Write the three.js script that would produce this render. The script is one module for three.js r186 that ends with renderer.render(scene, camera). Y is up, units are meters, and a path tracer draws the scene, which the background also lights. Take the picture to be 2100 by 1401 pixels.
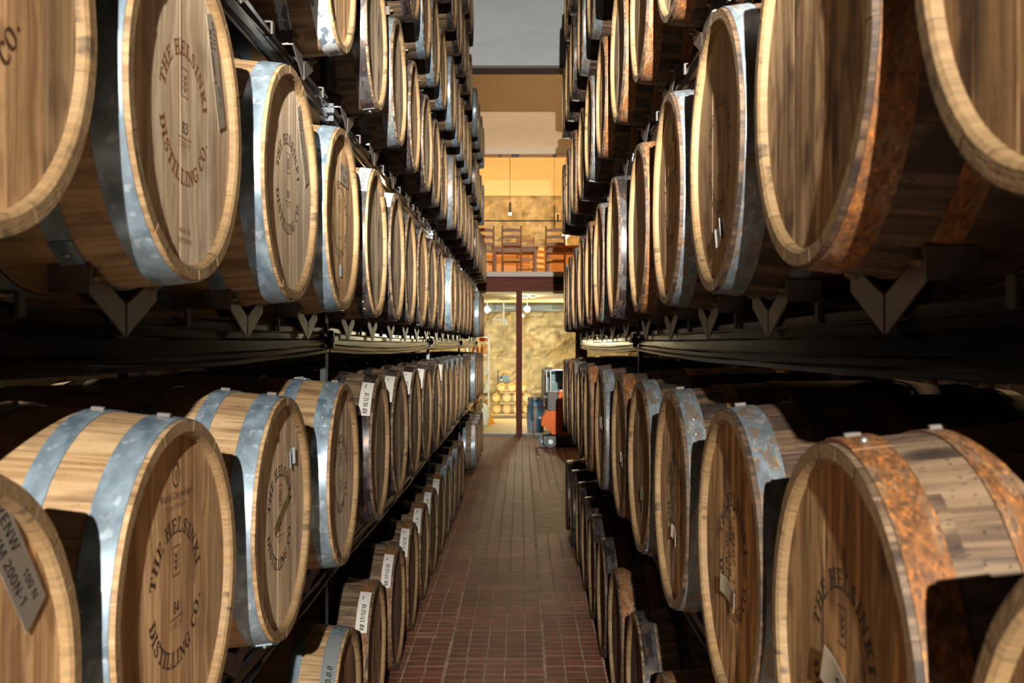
import * as THREE from 'three';
import { mergeGeometries } from 'three/addons/utils/BufferGeometryUtils.js';
import { RoundedBoxGeometry } from 'three/addons/geometries/RoundedBoxGeometry.js';
import { RectAreaLightUniformsLib } from 'three/addons/lights/RectAreaLightUniformsLib.js';

// ---------------------------------------------------------------- camera, light, exposure
RectAreaLightUniformsLib.init();
const scene = new THREE.Scene();
scene.background = new THREE.Color(0.0, 0.0, 0.0);
const EYE = 1.515;
const camera = new THREE.PerspectiveCamera(2 * Math.atan(700.5 / 2042) * 180 / Math.PI, 2100 / 1401, 0.05, 60);
camera.position.set(0, EYE, 0);
camera.setViewOffset(2100, 1401, -19, -5.5, 2100, 1401);      // a shifted lens: the aisle's vanishing point lies a little right of the middle
camera.focus = 3.6; camera.userData.fStop = 7;
const renderer = new THREE.WebGLRenderer({ antialias: true });
renderer.toneMapping = THREE.LinearToneMapping;
renderer.toneMappingExposure = 0.92;
renderer.shadowMap.enabled = true;

function spot(x, y, z, tx, ty, tz, color, intensity, deg, penumbra, soft) {
  const l = new THREE.SpotLight(color, intensity, 0, deg * Math.PI / 180, penumbra, 2);
  l.position.set(x, y, z); l.target.position.set(tx, ty, tz); l.castShadow = true; l.shadow.radius = soft; l.name = 'aisle_lamp';
  scene.add(l); scene.add(l.target); return l;
}
function point(x, y, z, color, intensity, soft) {
  const l = new THREE.PointLight(color, intensity, 0, 2);
  l.position.set(x, y, z); l.castShadow = true; l.shadow.radius = soft; l.name = 'room_lamp'; scene.add(l); return l;
}
// one lamp stands behind the camera: a wide flood and, from the same head, a beam down the aisle
const KEY = [0.07, EYE + 1.03, 2.9], KEYC = new THREE.Color(1.0, 0.94, 0.85);
spot(...KEY, 0, 1.2, -6, KEYC, 235, 70, 0.6, 1.0);
spot(...KEY, -0.05, 3.3, -14, KEYC, 380, 15, 1.0, 1.0);
spot(...KEY, -0.1, 2.1, -14, KEYC, 1050, 9, 1.0, 1.0);
// warm lamps of the rooms at the far end
const WARM = new THREE.Color(1.0, 0.66, 0.32), PALE = new THREE.Color(1.0, 0.84, 0.58);
point(0.3, 5.9, -13.9, WARM, 8, 3);
point(-1.5, 4.9, -20.5, WARM, 20, 3);
point(1.6, 4.9, -20.0, WARM, 22, 3);
point(-0.7, 1.6, -19.9, PALE, 7, 3);
point(0.75, 1.75, -19.6, PALE, 8, 3);
// lamps of the neighbouring aisles
point(-2.5, 2.05, -5.2, WARM, 0.35, 2);
point(1.75, 2.1, -3.3, WARM, 1.3, 2);

// ---------------------------------------------------------------- helpers
let seedState = 1;
function reseed(s) { seedState = s | 0; }
function rnd() { seedState = (seedState + 0x6d2b79f5) | 0; let t = Math.imul(seedState ^ (seedState >>> 15), 1 | seedState); t = (t + Math.imul(t ^ (t >>> 7), 61 | t)) ^ t; return ((t ^ (t >>> 14)) >>> 0) / 4294967296; }
const rr = (a, b) => a + (b - a) * rnd();
const clamp = (x, a, b) => Math.max(a, Math.min(b, x));
const lerp = (a, b, t) => a + (b - a) * t;
const smooth = (a, b, x) => { const t = clamp((x - a) / (b - a), 0, 1); return t * t * (3 - 2 * t); };
const LAT = new Float32Array(65536); reseed(77); for (let i = 0; i < 65536; i++) LAT[i] = rnd();
function vn(x, y) {                                   // value noise 0..1, period 256
  const xi = Math.floor(x), yi = Math.floor(y); let fx = x - xi, fy = y - yi;
  fx = fx * fx * (3 - 2 * fx); fy = fy * fy * (3 - 2 * fy);
  const x0 = xi & 255, x1 = (xi + 1) & 255, y0 = (yi & 255) << 8, y1 = ((yi + 1) & 255) << 8;
  const a = LAT[y0 + x0], b = LAT[y0 + x1], c = LAT[y1 + x0], d = LAT[y1 + x1];
  return a + (b - a) * fx + (c - a) * fy + (a - b - c + d) * fx * fy;
}
const fbm = (x, y, n = 3) => { let s = 0, a = 0.5, t = 0; for (let i = 0; i < n; i++) { s += a * vn(x, y); t += a; a *= 0.5; x = x * 2 + 17.3; y = y * 2 + 9.1; } return s / t; };

function dataTex(w, h, f, srgb = true) {              // f(px, py, out) fills out[0..2] with 0..255
  const d = new Uint8Array(w * h * 4), o = [0, 0, 0];
  for (let y = 0, i = 0; y < h; y++) for (let x = 0; x < w; x++, i += 4) { f(x, y, o); d[i] = clamp(o[0], 0, 255); d[i + 1] = clamp(o[1], 0, 255); d[i + 2] = clamp(o[2], 0, 255); d[i + 3] = 255; }
  const t = new THREE.DataTexture(d, w, h); t.wrapS = t.wrapT = THREE.RepeatWrapping; t.magFilter = THREE.LinearFilter; t.minFilter = THREE.LinearFilter;
  if (srgb) t.colorSpace = THREE.SRGBColorSpace; t.needsUpdate = true; return t;
}
function std(color, rough = 0.7, metal = 0, extra = {}) { return new THREE.MeshStandardMaterial({ color, roughness: rough, metalness: metal, ...extra }); }
const counts = {};
function numbered(n) { const c = counts[n] || 0; counts[n] = c + 1; return c ? n + '_' + String(c).padStart(3, '0') : n; }
function part(parent, name, geo, mat, pos, rot) {
  const m = new THREE.Mesh(geo, mat); m.name = name; m.castShadow = m.receiveShadow = true;
  if (pos) m.position.set(...pos); if (rot) m.rotation.set(...rot); parent.add(m); return m;
}
function thing(name, label, category, pos = [0, 0, 0], group, turn = 0) {
  const g = new THREE.Group(); g.name = numbered(name); g.position.set(...pos); g.rotation.y = turn;
  g.userData = { label, category }; if (group) g.userData.group = group; scene.add(g); return g;
}
function structure(name, geo, mat, pos, label) {
  const m = geo ? new THREE.Mesh(geo, mat) : new THREE.Group(); m.name = name; m.castShadow = m.receiveShadow = true; m.userData = { kind: 'structure' };
  if (label) m.userData.label = label; if (pos) m.position.set(...pos); scene.add(m); return m;
}
const box = (w, h, d, r = 0) => r ? new RoundedBoxGeometry(w, h, d, 2, r) : new THREE.BoxGeometry(w, h, d);
const moved = (g, x, y, z, rx = 0, ry = 0, rz = 0) => g.applyMatrix4(new THREE.Matrix4().compose(new THREE.Vector3(x, y, z), new THREE.Quaternion().setFromEuler(new THREE.Euler(rx, ry, rz)), new THREE.Vector3(1, 1, 1)));
const merge = (list) => mergeGeometries(list.map((g) => { const n = g.index ? g.toNonIndexed() : g; for (const k of Object.keys(n.attributes)) if (!['position', 'normal', 'uv'].includes(k)) n.deleteAttribute(k); return n; }));
function canvasTex(w, h, draw) {
  const c = document.createElement('canvas'); c.width = w; c.height = h; draw(c.getContext('2d'), w, h);
  const t = new THREE.CanvasTexture(c); t.colorSpace = THREE.SRGBColorSpace; return t;
}

// ---------------------------------------------------------------- materials: oak, hoops
// u runs along the stave (1 m), v across it (0.5 m)
function oakTex(seed, light, dark, fleck, stain) {
  const ox = seed * 31.7, oy = seed * 13.3;
  return dataTex(1024, 512, (x, y, o) => {
    const u = x / 1024, v = y / 512;
    const g = fbm(u * 8 + ox, v * 256 * 0.5 + oy, 2), w = fbm(u * 4 + ox + vn(u * 8, v * 16) * 0.6, v * 32 + oy, 3), f = vn(u * 128 + ox, v * 256), s = fbm(u * 8 + 40 + ox, v * 16 + 20, 3);
    const k = clamp(0.5 * w + 0.5 * g, 0, 1), st = smooth(0.55, 0.8, s) * stain, fl = smooth(0.84, 0.95, f) * fleck;
    for (let c = 0; c < 3; c++) o[c] = lerp(light[c], dark[c], smooth(0.3, 0.75, k)) * (1 - st * [0.55, 0.62, 0.68][c]) * (1 - fl * 0.6);
  });
}
const grainBump = dataTex(512, 256, (x, y, o) => { o[0] = o[1] = o[2] = 255 * (0.6 * fbm(x / 64, y / 2, 2) + 0.4 * fbm(x / 16, y / 8, 2)); }, false);
const OAK = {
  pale: [oakTex(1, [196, 165, 122], [154, 121, 80], 0.22, 0.35), [0.66, 0.62, 0.64, 0.58]],
  aged: [oakTex(2, [134, 112, 86], [78, 60, 44], 0.9, 0.8), [0.8, 0.68, 0.58, 0.74]],
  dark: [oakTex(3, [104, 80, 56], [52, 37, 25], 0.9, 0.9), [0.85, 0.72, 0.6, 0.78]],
};
for (const k in OAK) OAK[k] = OAK[k][1].map((t, i) => new THREE.MeshStandardMaterial({ map: OAK[k][0], color: new THREE.Color(t, t * (1 - 0.015 * i), t * (1 - 0.03 * i)), roughness: 0.72, bumpMap: grainBump, bumpScale: 0.0006 }));
// end grain of the staves
const endTex = dataTex(512, 256, (x, y, o) => {
  const a = fbm(x / 10, y / 40, 3), b = vn(x / 3, y / 30), s = smooth(0.62, 0.85, fbm(x / 60 + 9, y / 60, 3));
  const k = 0.84 + 0.22 * (a - 0.5) - 0.12 * smooth(0.7, 1, b) - 0.33 * s;
  o[0] = 196 * k; o[1] = 160 * k; o[2] = 110 * k;
});
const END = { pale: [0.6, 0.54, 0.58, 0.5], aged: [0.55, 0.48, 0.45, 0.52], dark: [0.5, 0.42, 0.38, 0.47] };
for (const k in END) END[k] = END[k].map((t, i) => new THREE.MeshStandardMaterial({ map: endTex, color: new THREE.Color(t, t * (0.99 - 0.02 * i), t * (0.98 - 0.05 * i)), roughness: 0.75, bumpMap: grainBump, bumpScale: 0.0008 }));

const TAU = Math.PI * 2;
function hoopTex(fn) { return dataTex(1024, 64, (x, y, o) => fn(x / 1024, y / 64, o)); }
const galvTex = hoopTex((u, v, o) => {
  const a = fbm(u * 64, v * 3 + 3, 3), b = fbm(u * 128 + 8, v * 5, 2), s = smooth(0.5, 0.8, fbm(u * 32 + 50, v * 2 + 7, 3)), w = smooth(0.68, 0.85, b);
  const k = 0.8 + 0.35 * (a - 0.5);
  o[0] = lerp(152 * k, 84, s * 0.8) + 34 * w; o[1] = lerp(172 * k, 102, s * 0.8) + 32 * w; o[2] = lerp(186 * k, 116, s * 0.8) + 30 * w;
});
const darkTex = hoopTex((u, v, o) => {
  const a = fbm(u * 64 + 5, v * 4, 4), b = smooth(0.48, 0.62, fbm(u * 32 + 90, v * 3 + 4, 4)), r = smooth(0.62, 0.76, fbm(u * 64 + 33, v * 5 + 2, 3));
  const k = 0.7 + 0.6 * (a - 0.5);
  o[0] = lerp(lerp(104 * k, 44, b), 120, r * 0.55); o[1] = lerp(lerp(100 * k, 40, b), 76, r * 0.55); o[2] = lerp(lerp(100 * k, 40, b), 48, r * 0.55);
});
const rustTex = hoopTex((u, v, o) => {
  const a = fbm(u * 128 + 5, v * 8, 4), b = smooth(0.5, 0.68, fbm(u * 32 + 190, v * 3 + 14, 3)), y = smooth(0.68, 0.8, fbm(u * 256, v * 16 + 9, 2)), d = smooth(0.58, 0.75, fbm(u * 256 + 70, v * 16, 2));
  const k = 0.75 + 0.6 * (a - 0.5);
  o[0] = lerp(lerp(146 * k, 116, b * 0.55) + 46 * y, 60, d * 0.6); o[1] = lerp(lerp(92 * k, 100, b * 0.55) + 24 * y, 38, d * 0.6); o[2] = lerp(lerp(44 * k, 84, b * 0.55), 22, d * 0.6);
});
const blueTex = hoopTex((u, v, o) => {
  const a = fbm(u * 64 + 15, v * 4, 3), r = smooth(0.55, 0.68, fbm(u * 64 + 3, v * 4 + 2, 4)), y = smooth(0.76, 0.86, vn(u * 256, v * 14 + 9));
  const k = 0.75 + 0.4 * (a - 0.5);
  o[0] = lerp(128 * k, 104, r * 0.8) + 34 * y; o[1] = lerp(140 * k, 86, r * 0.8) + 18 * y; o[2] = lerp(148 * k, 70, r * 0.8);
});
const whiteTex = hoopTex((u, v, o) => {
  const a = smooth(0.5, 0.62, fbm(u * 64 + 15, v * 3, 4)); o[0] = lerp(196, 96, a); o[1] = lerp(202, 110, a); o[2] = lerp(204, 122, a);
});
const HOOP = {
  galvanised: std('#ffffff', 0.36, 0.4, { map: galvTex }), dark: std('#ffffff', 0.4, 0.45, { map: darkTex }), rusty: std('#ffffff', 0.72, 0.15, { map: rustTex }),
  mottled: std('#ffffff', 0.5, 0.3, { map: blueTex }), painted: std('#ffffff', 0.5, 0.25, { map: whiteTex }),
};
const rivetMat = std('#8d8f8e', 0.4, 0.7), fastenerMat = std('#57514a', 0.7, 0.1);

// ---------------------------------------------------------------- barrel geometry (axis along x, head towards +x)
const HALF = 0.44, R_END = 0.273, R_BILGE = 0.302, R_HEAD = 0.2475, RECESS = 0.015, CY = 0.305;
const rAt = (x) => R_BILGE - (R_BILGE - R_END) * (x / HALF) ** 2;
const LAYOUTS = [];
function staveGeo(a0, a1, segs, arcs, dr, dl, uo, vo) {
  const pos = [], uv = [], idx = [], groups = []; let n = 0;
  const P = (x, r, a) => [x, r * Math.cos(a), r * Math.sin(a)];
  const quad = (a, b, c, d, ua, ub, uc, ud) => { pos.push(...a, ...b, ...c, ...d); uv.push(...ua, ...ub, ...uc, ...ud); idx.push(n, n + 1, n + 2, n, n + 2, n + 3); n += 4; };
  const gap = 0.0002, xs = []; for (let i = 0; i <= segs; i++) xs.push(-HALF + (2 * HALF + dl) * i / segs);
  const aw = (r) => [a0 + gap * 0.28 / r, a1 - gap * 0.28 / r];
  const ch = segs > 8 ? 0.0009 : 0;
  const surf = []; // angular stations with radial drop (chamfered edges)
  const mk = (x) => { const r = rAt(x) + dr, [b0, b1] = aw(r), l = []; if (ch) l.push(P(x, r - ch, b0)); for (let j = 0; j <= arcs; j++) l.push(P(x, r, lerp(b0 + ch / r, b1 - ch / r, j / arcs))); if (ch) l.push(P(x, r - ch, b1)); return l; };
  const rows = xs.map(mk), m = rows[0].length;
  const grid = (f, t) => rows.slice(f, t + 1);
  // outer face, indexed and smooth
  const base = n, span = (a1 - a0) * 0.29;
  rows.forEach((row, i) => row.forEach((p, j) => { pos.push(...p); uv.push(xs[i] + uo, (j / (m - 1) * span + vo) / 0.5); n++; }));
  for (let i = 0; i < segs; i++) for (let j = 0; j < m - 1; j++) { const a = base + i * m + j, b = a + m; idx.push(a, a + 1, b + 1, a, b + 1, b); }
  // side faces (the joint)
  const th = 0.023;
  for (let i = 0; i < segs; i++) for (const [j, s] of [[0, 1], [m - 1, -1]]) {
    const p = rows[i][j], q = rows[i + 1][j], rp = Math.hypot(p[1], p[2]), rq = Math.hypot(q[1], q[2]), k = (v, r) => { const d = v[0] > HALF - 0.03 ? 0.0165 : th; return [v[0], v[1] * (r - d) / r, v[2] * (r - d) / r]; };
    const U = [xs[i] + uo, vo], V = [xs[i + 1] + uo, vo]; if (s > 0) quad(p, q, k(q, rq), k(p, rp), U, V, V, U); else quad(p, k(p, rp), k(q, rq), q, U, U, V, V);
  }
  groups.push([0, idx.length]);
  // front chime: end face, inner bevel and the short inner wall down to the head; plain back end
  const e0 = idx.length, xf = HALF + dl, ro = rAt(HALF) + dr, [b0, b1] = aw(ro), steps = Math.max(1, arcs);
  const prof = [[xf, ro - ch], [xf, ro - 0.0185], [xf - 0.004, ro - 0.0235], [xf - RECESS - 0.004, ro - 0.0255]];
  const vs = [0, 0.0185, 0.025, 0.04];
  for (let k = 0; k < prof.length - 1; k++) for (let j = 0; j < steps; j++) {
    const c0 = lerp(b0, b1, j / steps), c1 = lerp(b0, b1, (j + 1) / steps), A = P(prof[k][0], prof[k][1], c0), B = P(prof[k][0], prof[k][1], c1), C = P(prof[k + 1][0], prof[k + 1][1], c1), D = P(prof[k + 1][0], prof[k + 1][1], c0);
    const u0 = uo * 3 + j / steps * span, u1 = uo * 3 + (j + 1) / steps * span;
    quad(A, D, C, B, [u0 * 4, vo + vs[k] * 6], [u0 * 4, vo + vs[k + 1] * 6], [u1 * 4, vo + vs[k + 1] * 6], [u1 * 4, vo + vs[k] * 6]);
  }
  for (let j = 0; j < steps; j++) { const c0 = lerp(b0, b1, j / steps), c1 = lerp(b0, b1, (j + 1) / steps), U = [uo, vo]; quad(P(-HALF, ro, c0), P(-HALF, ro, c1), P(-HALF, ro - 0.026, c1), P(-HALF, ro - 0.026, c0), U, U, U, U); }
  groups.push([e0, idx.length - e0]);
  const g = new THREE.BufferGeometry();
  g.setAttribute('position', new THREE.Float32BufferAttribute(pos, 3)); g.setAttribute('uv', new THREE.Float32BufferAttribute(uv, 2)); g.setIndex(idx); g.computeVertexNormals();
  groups.forEach(([s, c], i) => g.addGroup(s, c, i)); return g;
}
function mergeGrouped(list) {                          // joins stave geometries keeping the two material groups
  const sub = (g, k) => { const n = g.clone(), gr = g.groups[k]; n.setIndex(Array.from(g.index.array.slice(gr.start, gr.start + gr.count))); n.clearGroups(); return n.toNonIndexed(); };
  const a = mergeGeometries(list.map((g) => sub(g, 0))), b = mergeGeometries(list.map((g) => sub(g, 1)));
  return mergeGeometries([a, b], true);
}
for (let L = 0; L < 3; L++) {
  reseed(500 + L * 7);
  const n = 25 + L, w = []; for (let i = 0; i < n; i++) w.push(rr(0.75, 1.3)); const tot = w.reduce((a, b) => a + b);
  let a = rr(0, 1); const fine = [], rough = [], tone = [];
  for (let i = 0; i < n; i++) {
    const b = a + TAU * w[i] / tot, dr = rr(-0.0004, 0.0004), dl = rr(-0.0005, 0.0005), uo = rnd(), vo = rnd();
    fine.push(staveGeo(a, b, 16, 3, dr, dl, uo, vo)); rough.push(staveGeo(a, b, 8, 2, dr, dl, uo, vo)); tone.push(Math.floor(rnd() * 4)); a = b;
  }
  // head boards
  const cuts = [-R_HEAD]; const nb = 6 + (L % 2); const bw = []; for (let i = 0; i < nb; i++) bw.push(rr(0.7, 1.35)); const bt = bw.reduce((p, q) => p + q);
  for (let i = 0; i < nb; i++) cuts.push(cuts[i] + 2 * R_HEAD * bw[i] / bt);
  const board = (s0, s1, dx, curve) => {
    const e = 0.00045, pts = [], N = curve; s0 += e; s1 -= e;
    const h = (s) => Math.sqrt(Math.max(0, R_HEAD * R_HEAD - s * s));
    for (let i = 0; i <= N; i++) { const s = lerp(s0, s1, i / N); pts.push(new THREE.Vector2(s, -h(s))); }
    for (let i = 0; i <= N; i++) { const s = lerp(s1, s0, i / N); pts.push(new THREE.Vector2(s, h(s))); }
    const clean = pts.filter((p, i) => i === 0 || p.distanceTo(pts[i - 1]) > 1e-5); if (clean[0].distanceTo(clean[clean.length - 1]) < 1e-5) clean.pop();
    const g = new THREE.ExtrudeGeometry(new THREE.Shape(clean), { depth: 0.0128, bevelEnabled: false, curveSegments: 1 });
    const p = g.attributes.position, uv = g.attributes.uv, q = g.attributes.normal;
    for (let i = 0; i < p.count; i++) {
      const s = p.getX(i), t = p.getY(i), d = p.getZ(i); uv.setXY(i, 0.5 + s / (2 * 0.25), 0.5 + t / (2 * 0.25)); p.setXYZ(i, HALF - RECESS - 0.0128 + d + dx, t, -s);
      const nx = q.getX(i), ny = q.getY(i), nz = q.getZ(i); q.setXYZ(i, nz, ny, -nx);
    }
    g.clearGroups(); return g;
  };
  const boards = [], boardsRough = []; for (let i = 0; i < nb; i++) { const dx = rr(-0.00015, 0.00015); boards.push(board(cuts[i], cuts[i + 1], dx, 14)); boardsRough.push(board(cuts[i], cuts[i + 1], dx, 5)); }
  // far barrels: staves of one barrel joined, in two tones
  const pick = (f) => rough.filter((_, i) => f(tone[i]));
  LAYOUTS.push({ fine, tone, boards, joined: [mergeGrouped(pick((t) => t % 2 === 0)), mergeGrouped(pick((t) => t % 2 === 1))], head: merge(boardsRough), cuts });
}
const HOOPS = [[0.008, 0.054], [0.118, 0.154], [0.25, 0.288], [0.592, 0.63], [0.726, 0.762], [0.826, 0.872]];
function hoopGeo(d0, d1, segs) {
  const x0 = HALF - d0, x1 = HALF - d1, t = 0.0028, pr = [[x0, rAt(x0) + 0.0006], [x0, rAt(x0) + t], [x1, rAt(x1) + t], [x1, rAt(x1) + 0.0006]];
  const pos = [], uv = [], idx = [];
  const strip = (A, B, ex, S0, S1, N) => { const b0 = pos.length / 3; for (let i = 0; i <= N; i++) { const a = lerp(S0, S1, i / N); for (const [q, v] of [[A, 0], [B, 1]]) { pos.push(q[0], (q[1] + ex) * Math.cos(a), (q[1] + ex) * Math.sin(a)); uv.push(a / TAU, v * 0.75 + d0); } } for (let i = 0; i < N; i++) { const k = b0 + i * 2; idx.push(k, k + 1, k + 3, k, k + 3, k + 2); } };
  strip(pr[0], pr[1], 0, 0, TAU, segs); strip(pr[1], pr[2], 0, 0, TAU, segs); strip(pr[2], pr[3], 0, 0, TAU, segs);
  if (segs > 40) { strip(pr[1], pr[2], 0.0022, 0, 0.36, 8); strip(pr[0], pr[1], 0.0022, 0, 0.36, 8);   // the lapped end
    const c = (a) => { const b0 = pos.length / 3; for (const [q, e] of [[pr[1], 0], [pr[1], 0.0022], [pr[2], 0.0022], [pr[2], 0]]) { pos.push(q[0], (q[1] + e) * Math.cos(a), (q[1] + e) * Math.sin(a)); uv.push(0, 0); } idx.push(b0, b0 + 1, b0 + 2, b0, b0 + 2, b0 + 3); }; c(0); c(0.36); }
  const g = new THREE.BufferGeometry(); g.setAttribute('position', new THREE.Float32BufferAttribute(pos, 3)); g.setAttribute('uv', new THREE.Float32BufferAttribute(uv, 2)); g.setIndex(idx); g.computeVertexNormals(); return g;
}
const hoopFine = HOOPS.map(([a, b]) => hoopGeo(a, b, 72)), hoopFar = HOOPS.map(([a, b]) => hoopGeo(a, b, 36));
const rearHead = new THREE.CircleGeometry(0.25, 24); rearHead.rotateY(-Math.PI / 2); rearHead.translate(-HALF + 0.03, 0, 0);
const rivetGeo = new THREE.SphereGeometry(0.0055, 8, 4, 0, TAU, 0, Math.PI / 2);
const fastGeo = new RoundedBoxGeometry(0.021, 0.007, 0.009, 1, 0.0018);

// ---------------------------------------------------------------- barrel heads: the wood of the boards and what is stencilled on them
const HS = 800;
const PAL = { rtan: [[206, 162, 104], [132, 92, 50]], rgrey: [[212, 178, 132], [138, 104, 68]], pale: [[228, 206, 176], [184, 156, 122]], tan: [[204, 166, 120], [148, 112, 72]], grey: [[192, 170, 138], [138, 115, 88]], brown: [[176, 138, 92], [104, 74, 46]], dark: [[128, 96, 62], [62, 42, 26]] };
function headImage(ctx, S, seed, pal, cuts, wear) {
  reseed(seed); const im = ctx.createImageData(S, S), d = im.data, [A, B] = PAL[pal], ox = seed * 7.13, k = 800 / S;
  const tone = cuts.map(() => rr(0.86, 1.06)), off = cuts.map(() => rr(0, 90)), warm = cuts.map(() => rr(-0.03, 0.03));
  for (let y = 0, i = 0; y < S; y++) for (let x = 0; x < S; x++, i += 4) {
    const s = (x / S - 0.5) * 0.5; let b = 0; while (b < cuts.length - 2 && s > cuts[b + 1]) b++;
    const X = x * k, Y = y * k, wob = vn(X / 60 + off[b], Y / 150) * 1.2;
    const cath = Math.abs(((X / 46 + wob * 0.9 + ((Y / 800 - 0.5) ** 2) * 2.2 * (b % 2 ? 1 : -1) + off[b]) % 1 + 1) % 1 - 0.5);
    const g = 0.75 * fbm(X / 5 + ox + off[b] + wob * 3, Y / 260 + off[b], 2) + 0.5 * (0.5 - cath), w = fbm(X / 34 + ox + off[b] + wob, Y / 420 + off[b], 3), f = vn(X / 1.7, Y / 12);
    const st = smooth(0.52, 0.8, fbm(X / 90 + ox, Y / 150 + off[b], 3)) * wear;
    const t = clamp(0.45 * g + 0.55 * w, 0, 1), m = smooth(0.3, 0.72, t), q = tone[b] * (1 - 0.12 * smooth(0.75, 1, f));
    d[i] = clamp(lerp(A[0], B[0], m) * q * (1 + warm[b]) * (1 - st * 0.5), 0, 255); d[i + 1] = clamp(lerp(A[1], B[1], m) * q * (1 - st * 0.56), 0, 255); d[i + 2] = clamp(lerp(A[2], B[2], m) * q * (1 - warm[b]) * (1 - st * 0.6), 0, 255); d[i + 3] = 255;
  }
  ctx.putImageData(im, 0, 0);
}
function arcText(c, text, r, mid, step, top) {       // letters along a circle, upright outwards (top) or inwards (bottom)
  const widths = [...text].map((ch) => (ch === ' ' ? 0.55 : ch === 'I' || ch === '.' ? 0.62 : ch === 'N' || ch === 'H' || ch === 'G' || ch === 'O' || ch === 'K' ? 1.12 : 1)), tot = widths.reduce((a, b) => a + b);
  let a = -tot / 2;
  [...text].forEach((ch, i) => {
    const m = (a + widths[i] / 2) * step; a += widths[i];
    c.save(); if (top) { c.rotate(mid + m); c.translate(0, -r); } else { c.rotate(mid - m); c.translate(0, r); }
    c.fillText(ch, 0, 0); c.strokeText(ch, 0, 0); c.restore();
  });
}
function stencil(c, S, opt) {
  const px = S / 0.5; c.save(); c.translate(S / 2, S / 2); c.scale(px, px);                    // metres from here
  c.textAlign = 'center'; c.textBaseline = 'middle'; const ink = opt.ink || 'rgba(62,32,14,0.9)'; c.fillStyle = ink; c.strokeStyle = ink;
  const T = (s, x, y, size, f = 'bold', fam = 'serif') => { c.save(); c.translate(x, y); c.scale(0.001, 0.001); c.font = f + ' ' + size * 1000 + 'px ' + fam; c.fillText(s, 0, 0); c.restore(); };
  const ring = (text, r, step, top) => { c.save(); c.scale(0.001, 0.001); c.lineWidth = 1.3; c.font = 'bold 34px serif'; arcText(c, text, r * 1000, 0, step, top); c.restore(); };
  if (opt.ring !== false) { ring('THE HELSINKI', 0.106, 0.242, true); ring('DISTILLING CO.', 0.106, 0.218, false); }
  if (opt.logo !== false) {                                                                    // small boxed emblem
    c.lineWidth = 0.0022; c.strokeRect(-0.0155, -0.073, 0.031, 0.046); c.lineWidth = 0.0034;
    for (const y of [-0.061, -0.051, -0.041]) for (const s of [-1, 1]) { c.beginPath(); c.moveTo(s * 0.0012, y + 0.004); c.quadraticCurveTo(s * 0.004, y + 0.004, s * 0.0085, y - 0.003); c.stroke(); }
    c.fillRect(-0.0012, -0.062, 0.0024, 0.027);
  }
  if (opt.num) { c.fillStyle = 'rgba(16,16,20,0.95)'; T(opt.num, 0, 0.024, 0.026, 'bold', 'sans-serif'); c.fillStyle = ink; c.lineWidth = 0.0022; c.beginPath(); c.moveTo(-0.03, 0.041); c.lineTo(0.03, 0.041); c.stroke(); T('CASK N°', 0, 0.051, 0.0135, 'normal'); }
  if (opt.cooper) { c.lineWidth = 0.004; c.beginPath(); c.ellipse(0, -0.186, 0.015, 0.018, 0, 0, 7); c.stroke(); T('U', 0, -0.186, 0.02); T('World Cooperage', 0, -0.154, 0.0165); T("Cooper's Reserve", 0, -0.137, 0.0125, 'normal'); }
  if (opt.foot) { c.fillStyle = 'rgba(96,56,26,0.8)'; T(opt.foot[0], 0, 0.193, 0.0125, 'bold', 'sans-serif'); T(opt.foot[1], 0, 0.209, 0.0125, 'bold', 'sans-serif'); }
  if (opt.block) { c.fillStyle = 'rgba(18,14,12,0.92)'; opt.block.forEach((s, i) => { c.save(); c.translate(-0.05 + i * 0.03, 0.0); c.rotate(-Math.PI / 2); T(s, 0, 0, 0.027, 'bold', 'monospace'); c.restore(); }); }
  if (opt.script) { c.fillStyle = 'rgba(40,30,24,0.85)'; opt.script.forEach(([s, x, y, size, rot]) => { c.save(); c.translate(x, y); c.rotate(rot || 0); T(s, 0, 0, size, 'bold', 'sans-serif'); c.restore(); }); }
  if (opt.cross) { c.strokeStyle = 'rgba(225,222,212,0.75)'; c.lineWidth = 0.003; c.beginPath(); c.moveTo(0.02, -0.21); c.lineTo(0.05, -0.165); c.moveTo(0.055, -0.205); c.lineTo(0.015, -0.16); c.stroke(); }
  if (opt.streak) { c.strokeStyle = 'rgba(52,44,40,0.55)'; c.lineWidth = 0.007; c.beginPath(); c.moveTo(opt.streak, -0.25); c.lineTo(opt.streak + 0.003, -0.03); c.stroke(); }
  if (opt.knot) { c.fillStyle = 'rgba(48,26,12,0.8)'; for (const [x, y, a, b] of opt.knot) { c.beginPath(); c.ellipse(x, y, a, b, 0, 0, 7); c.fill(); } }
  c.restore();
}
function headMat(seed, pal, L, opt = {}, wear = 0.3, S = HS) {
  const t = canvasTex(S, S, (c) => { headImage(c, S, seed, pal, LAYOUTS[L].cuts, wear); if (opt) stencil(c, S, opt); });
  return new THREE.MeshStandardMaterial({ map: t, roughness: 0.7, bumpMap: grainBump, bumpScale: 0.0004 });
}
const plainHead = {};
for (let L = 0; L < 3; L++) for (const [p, w] of [['tan', 0.3], ['grey', 0.7], ['brown', 0.9], ['dark', 0.9]]) plainHead[p + L] = headMat(900 + L * 11 + p.length * 3, p, L, null, w, 480);

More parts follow.
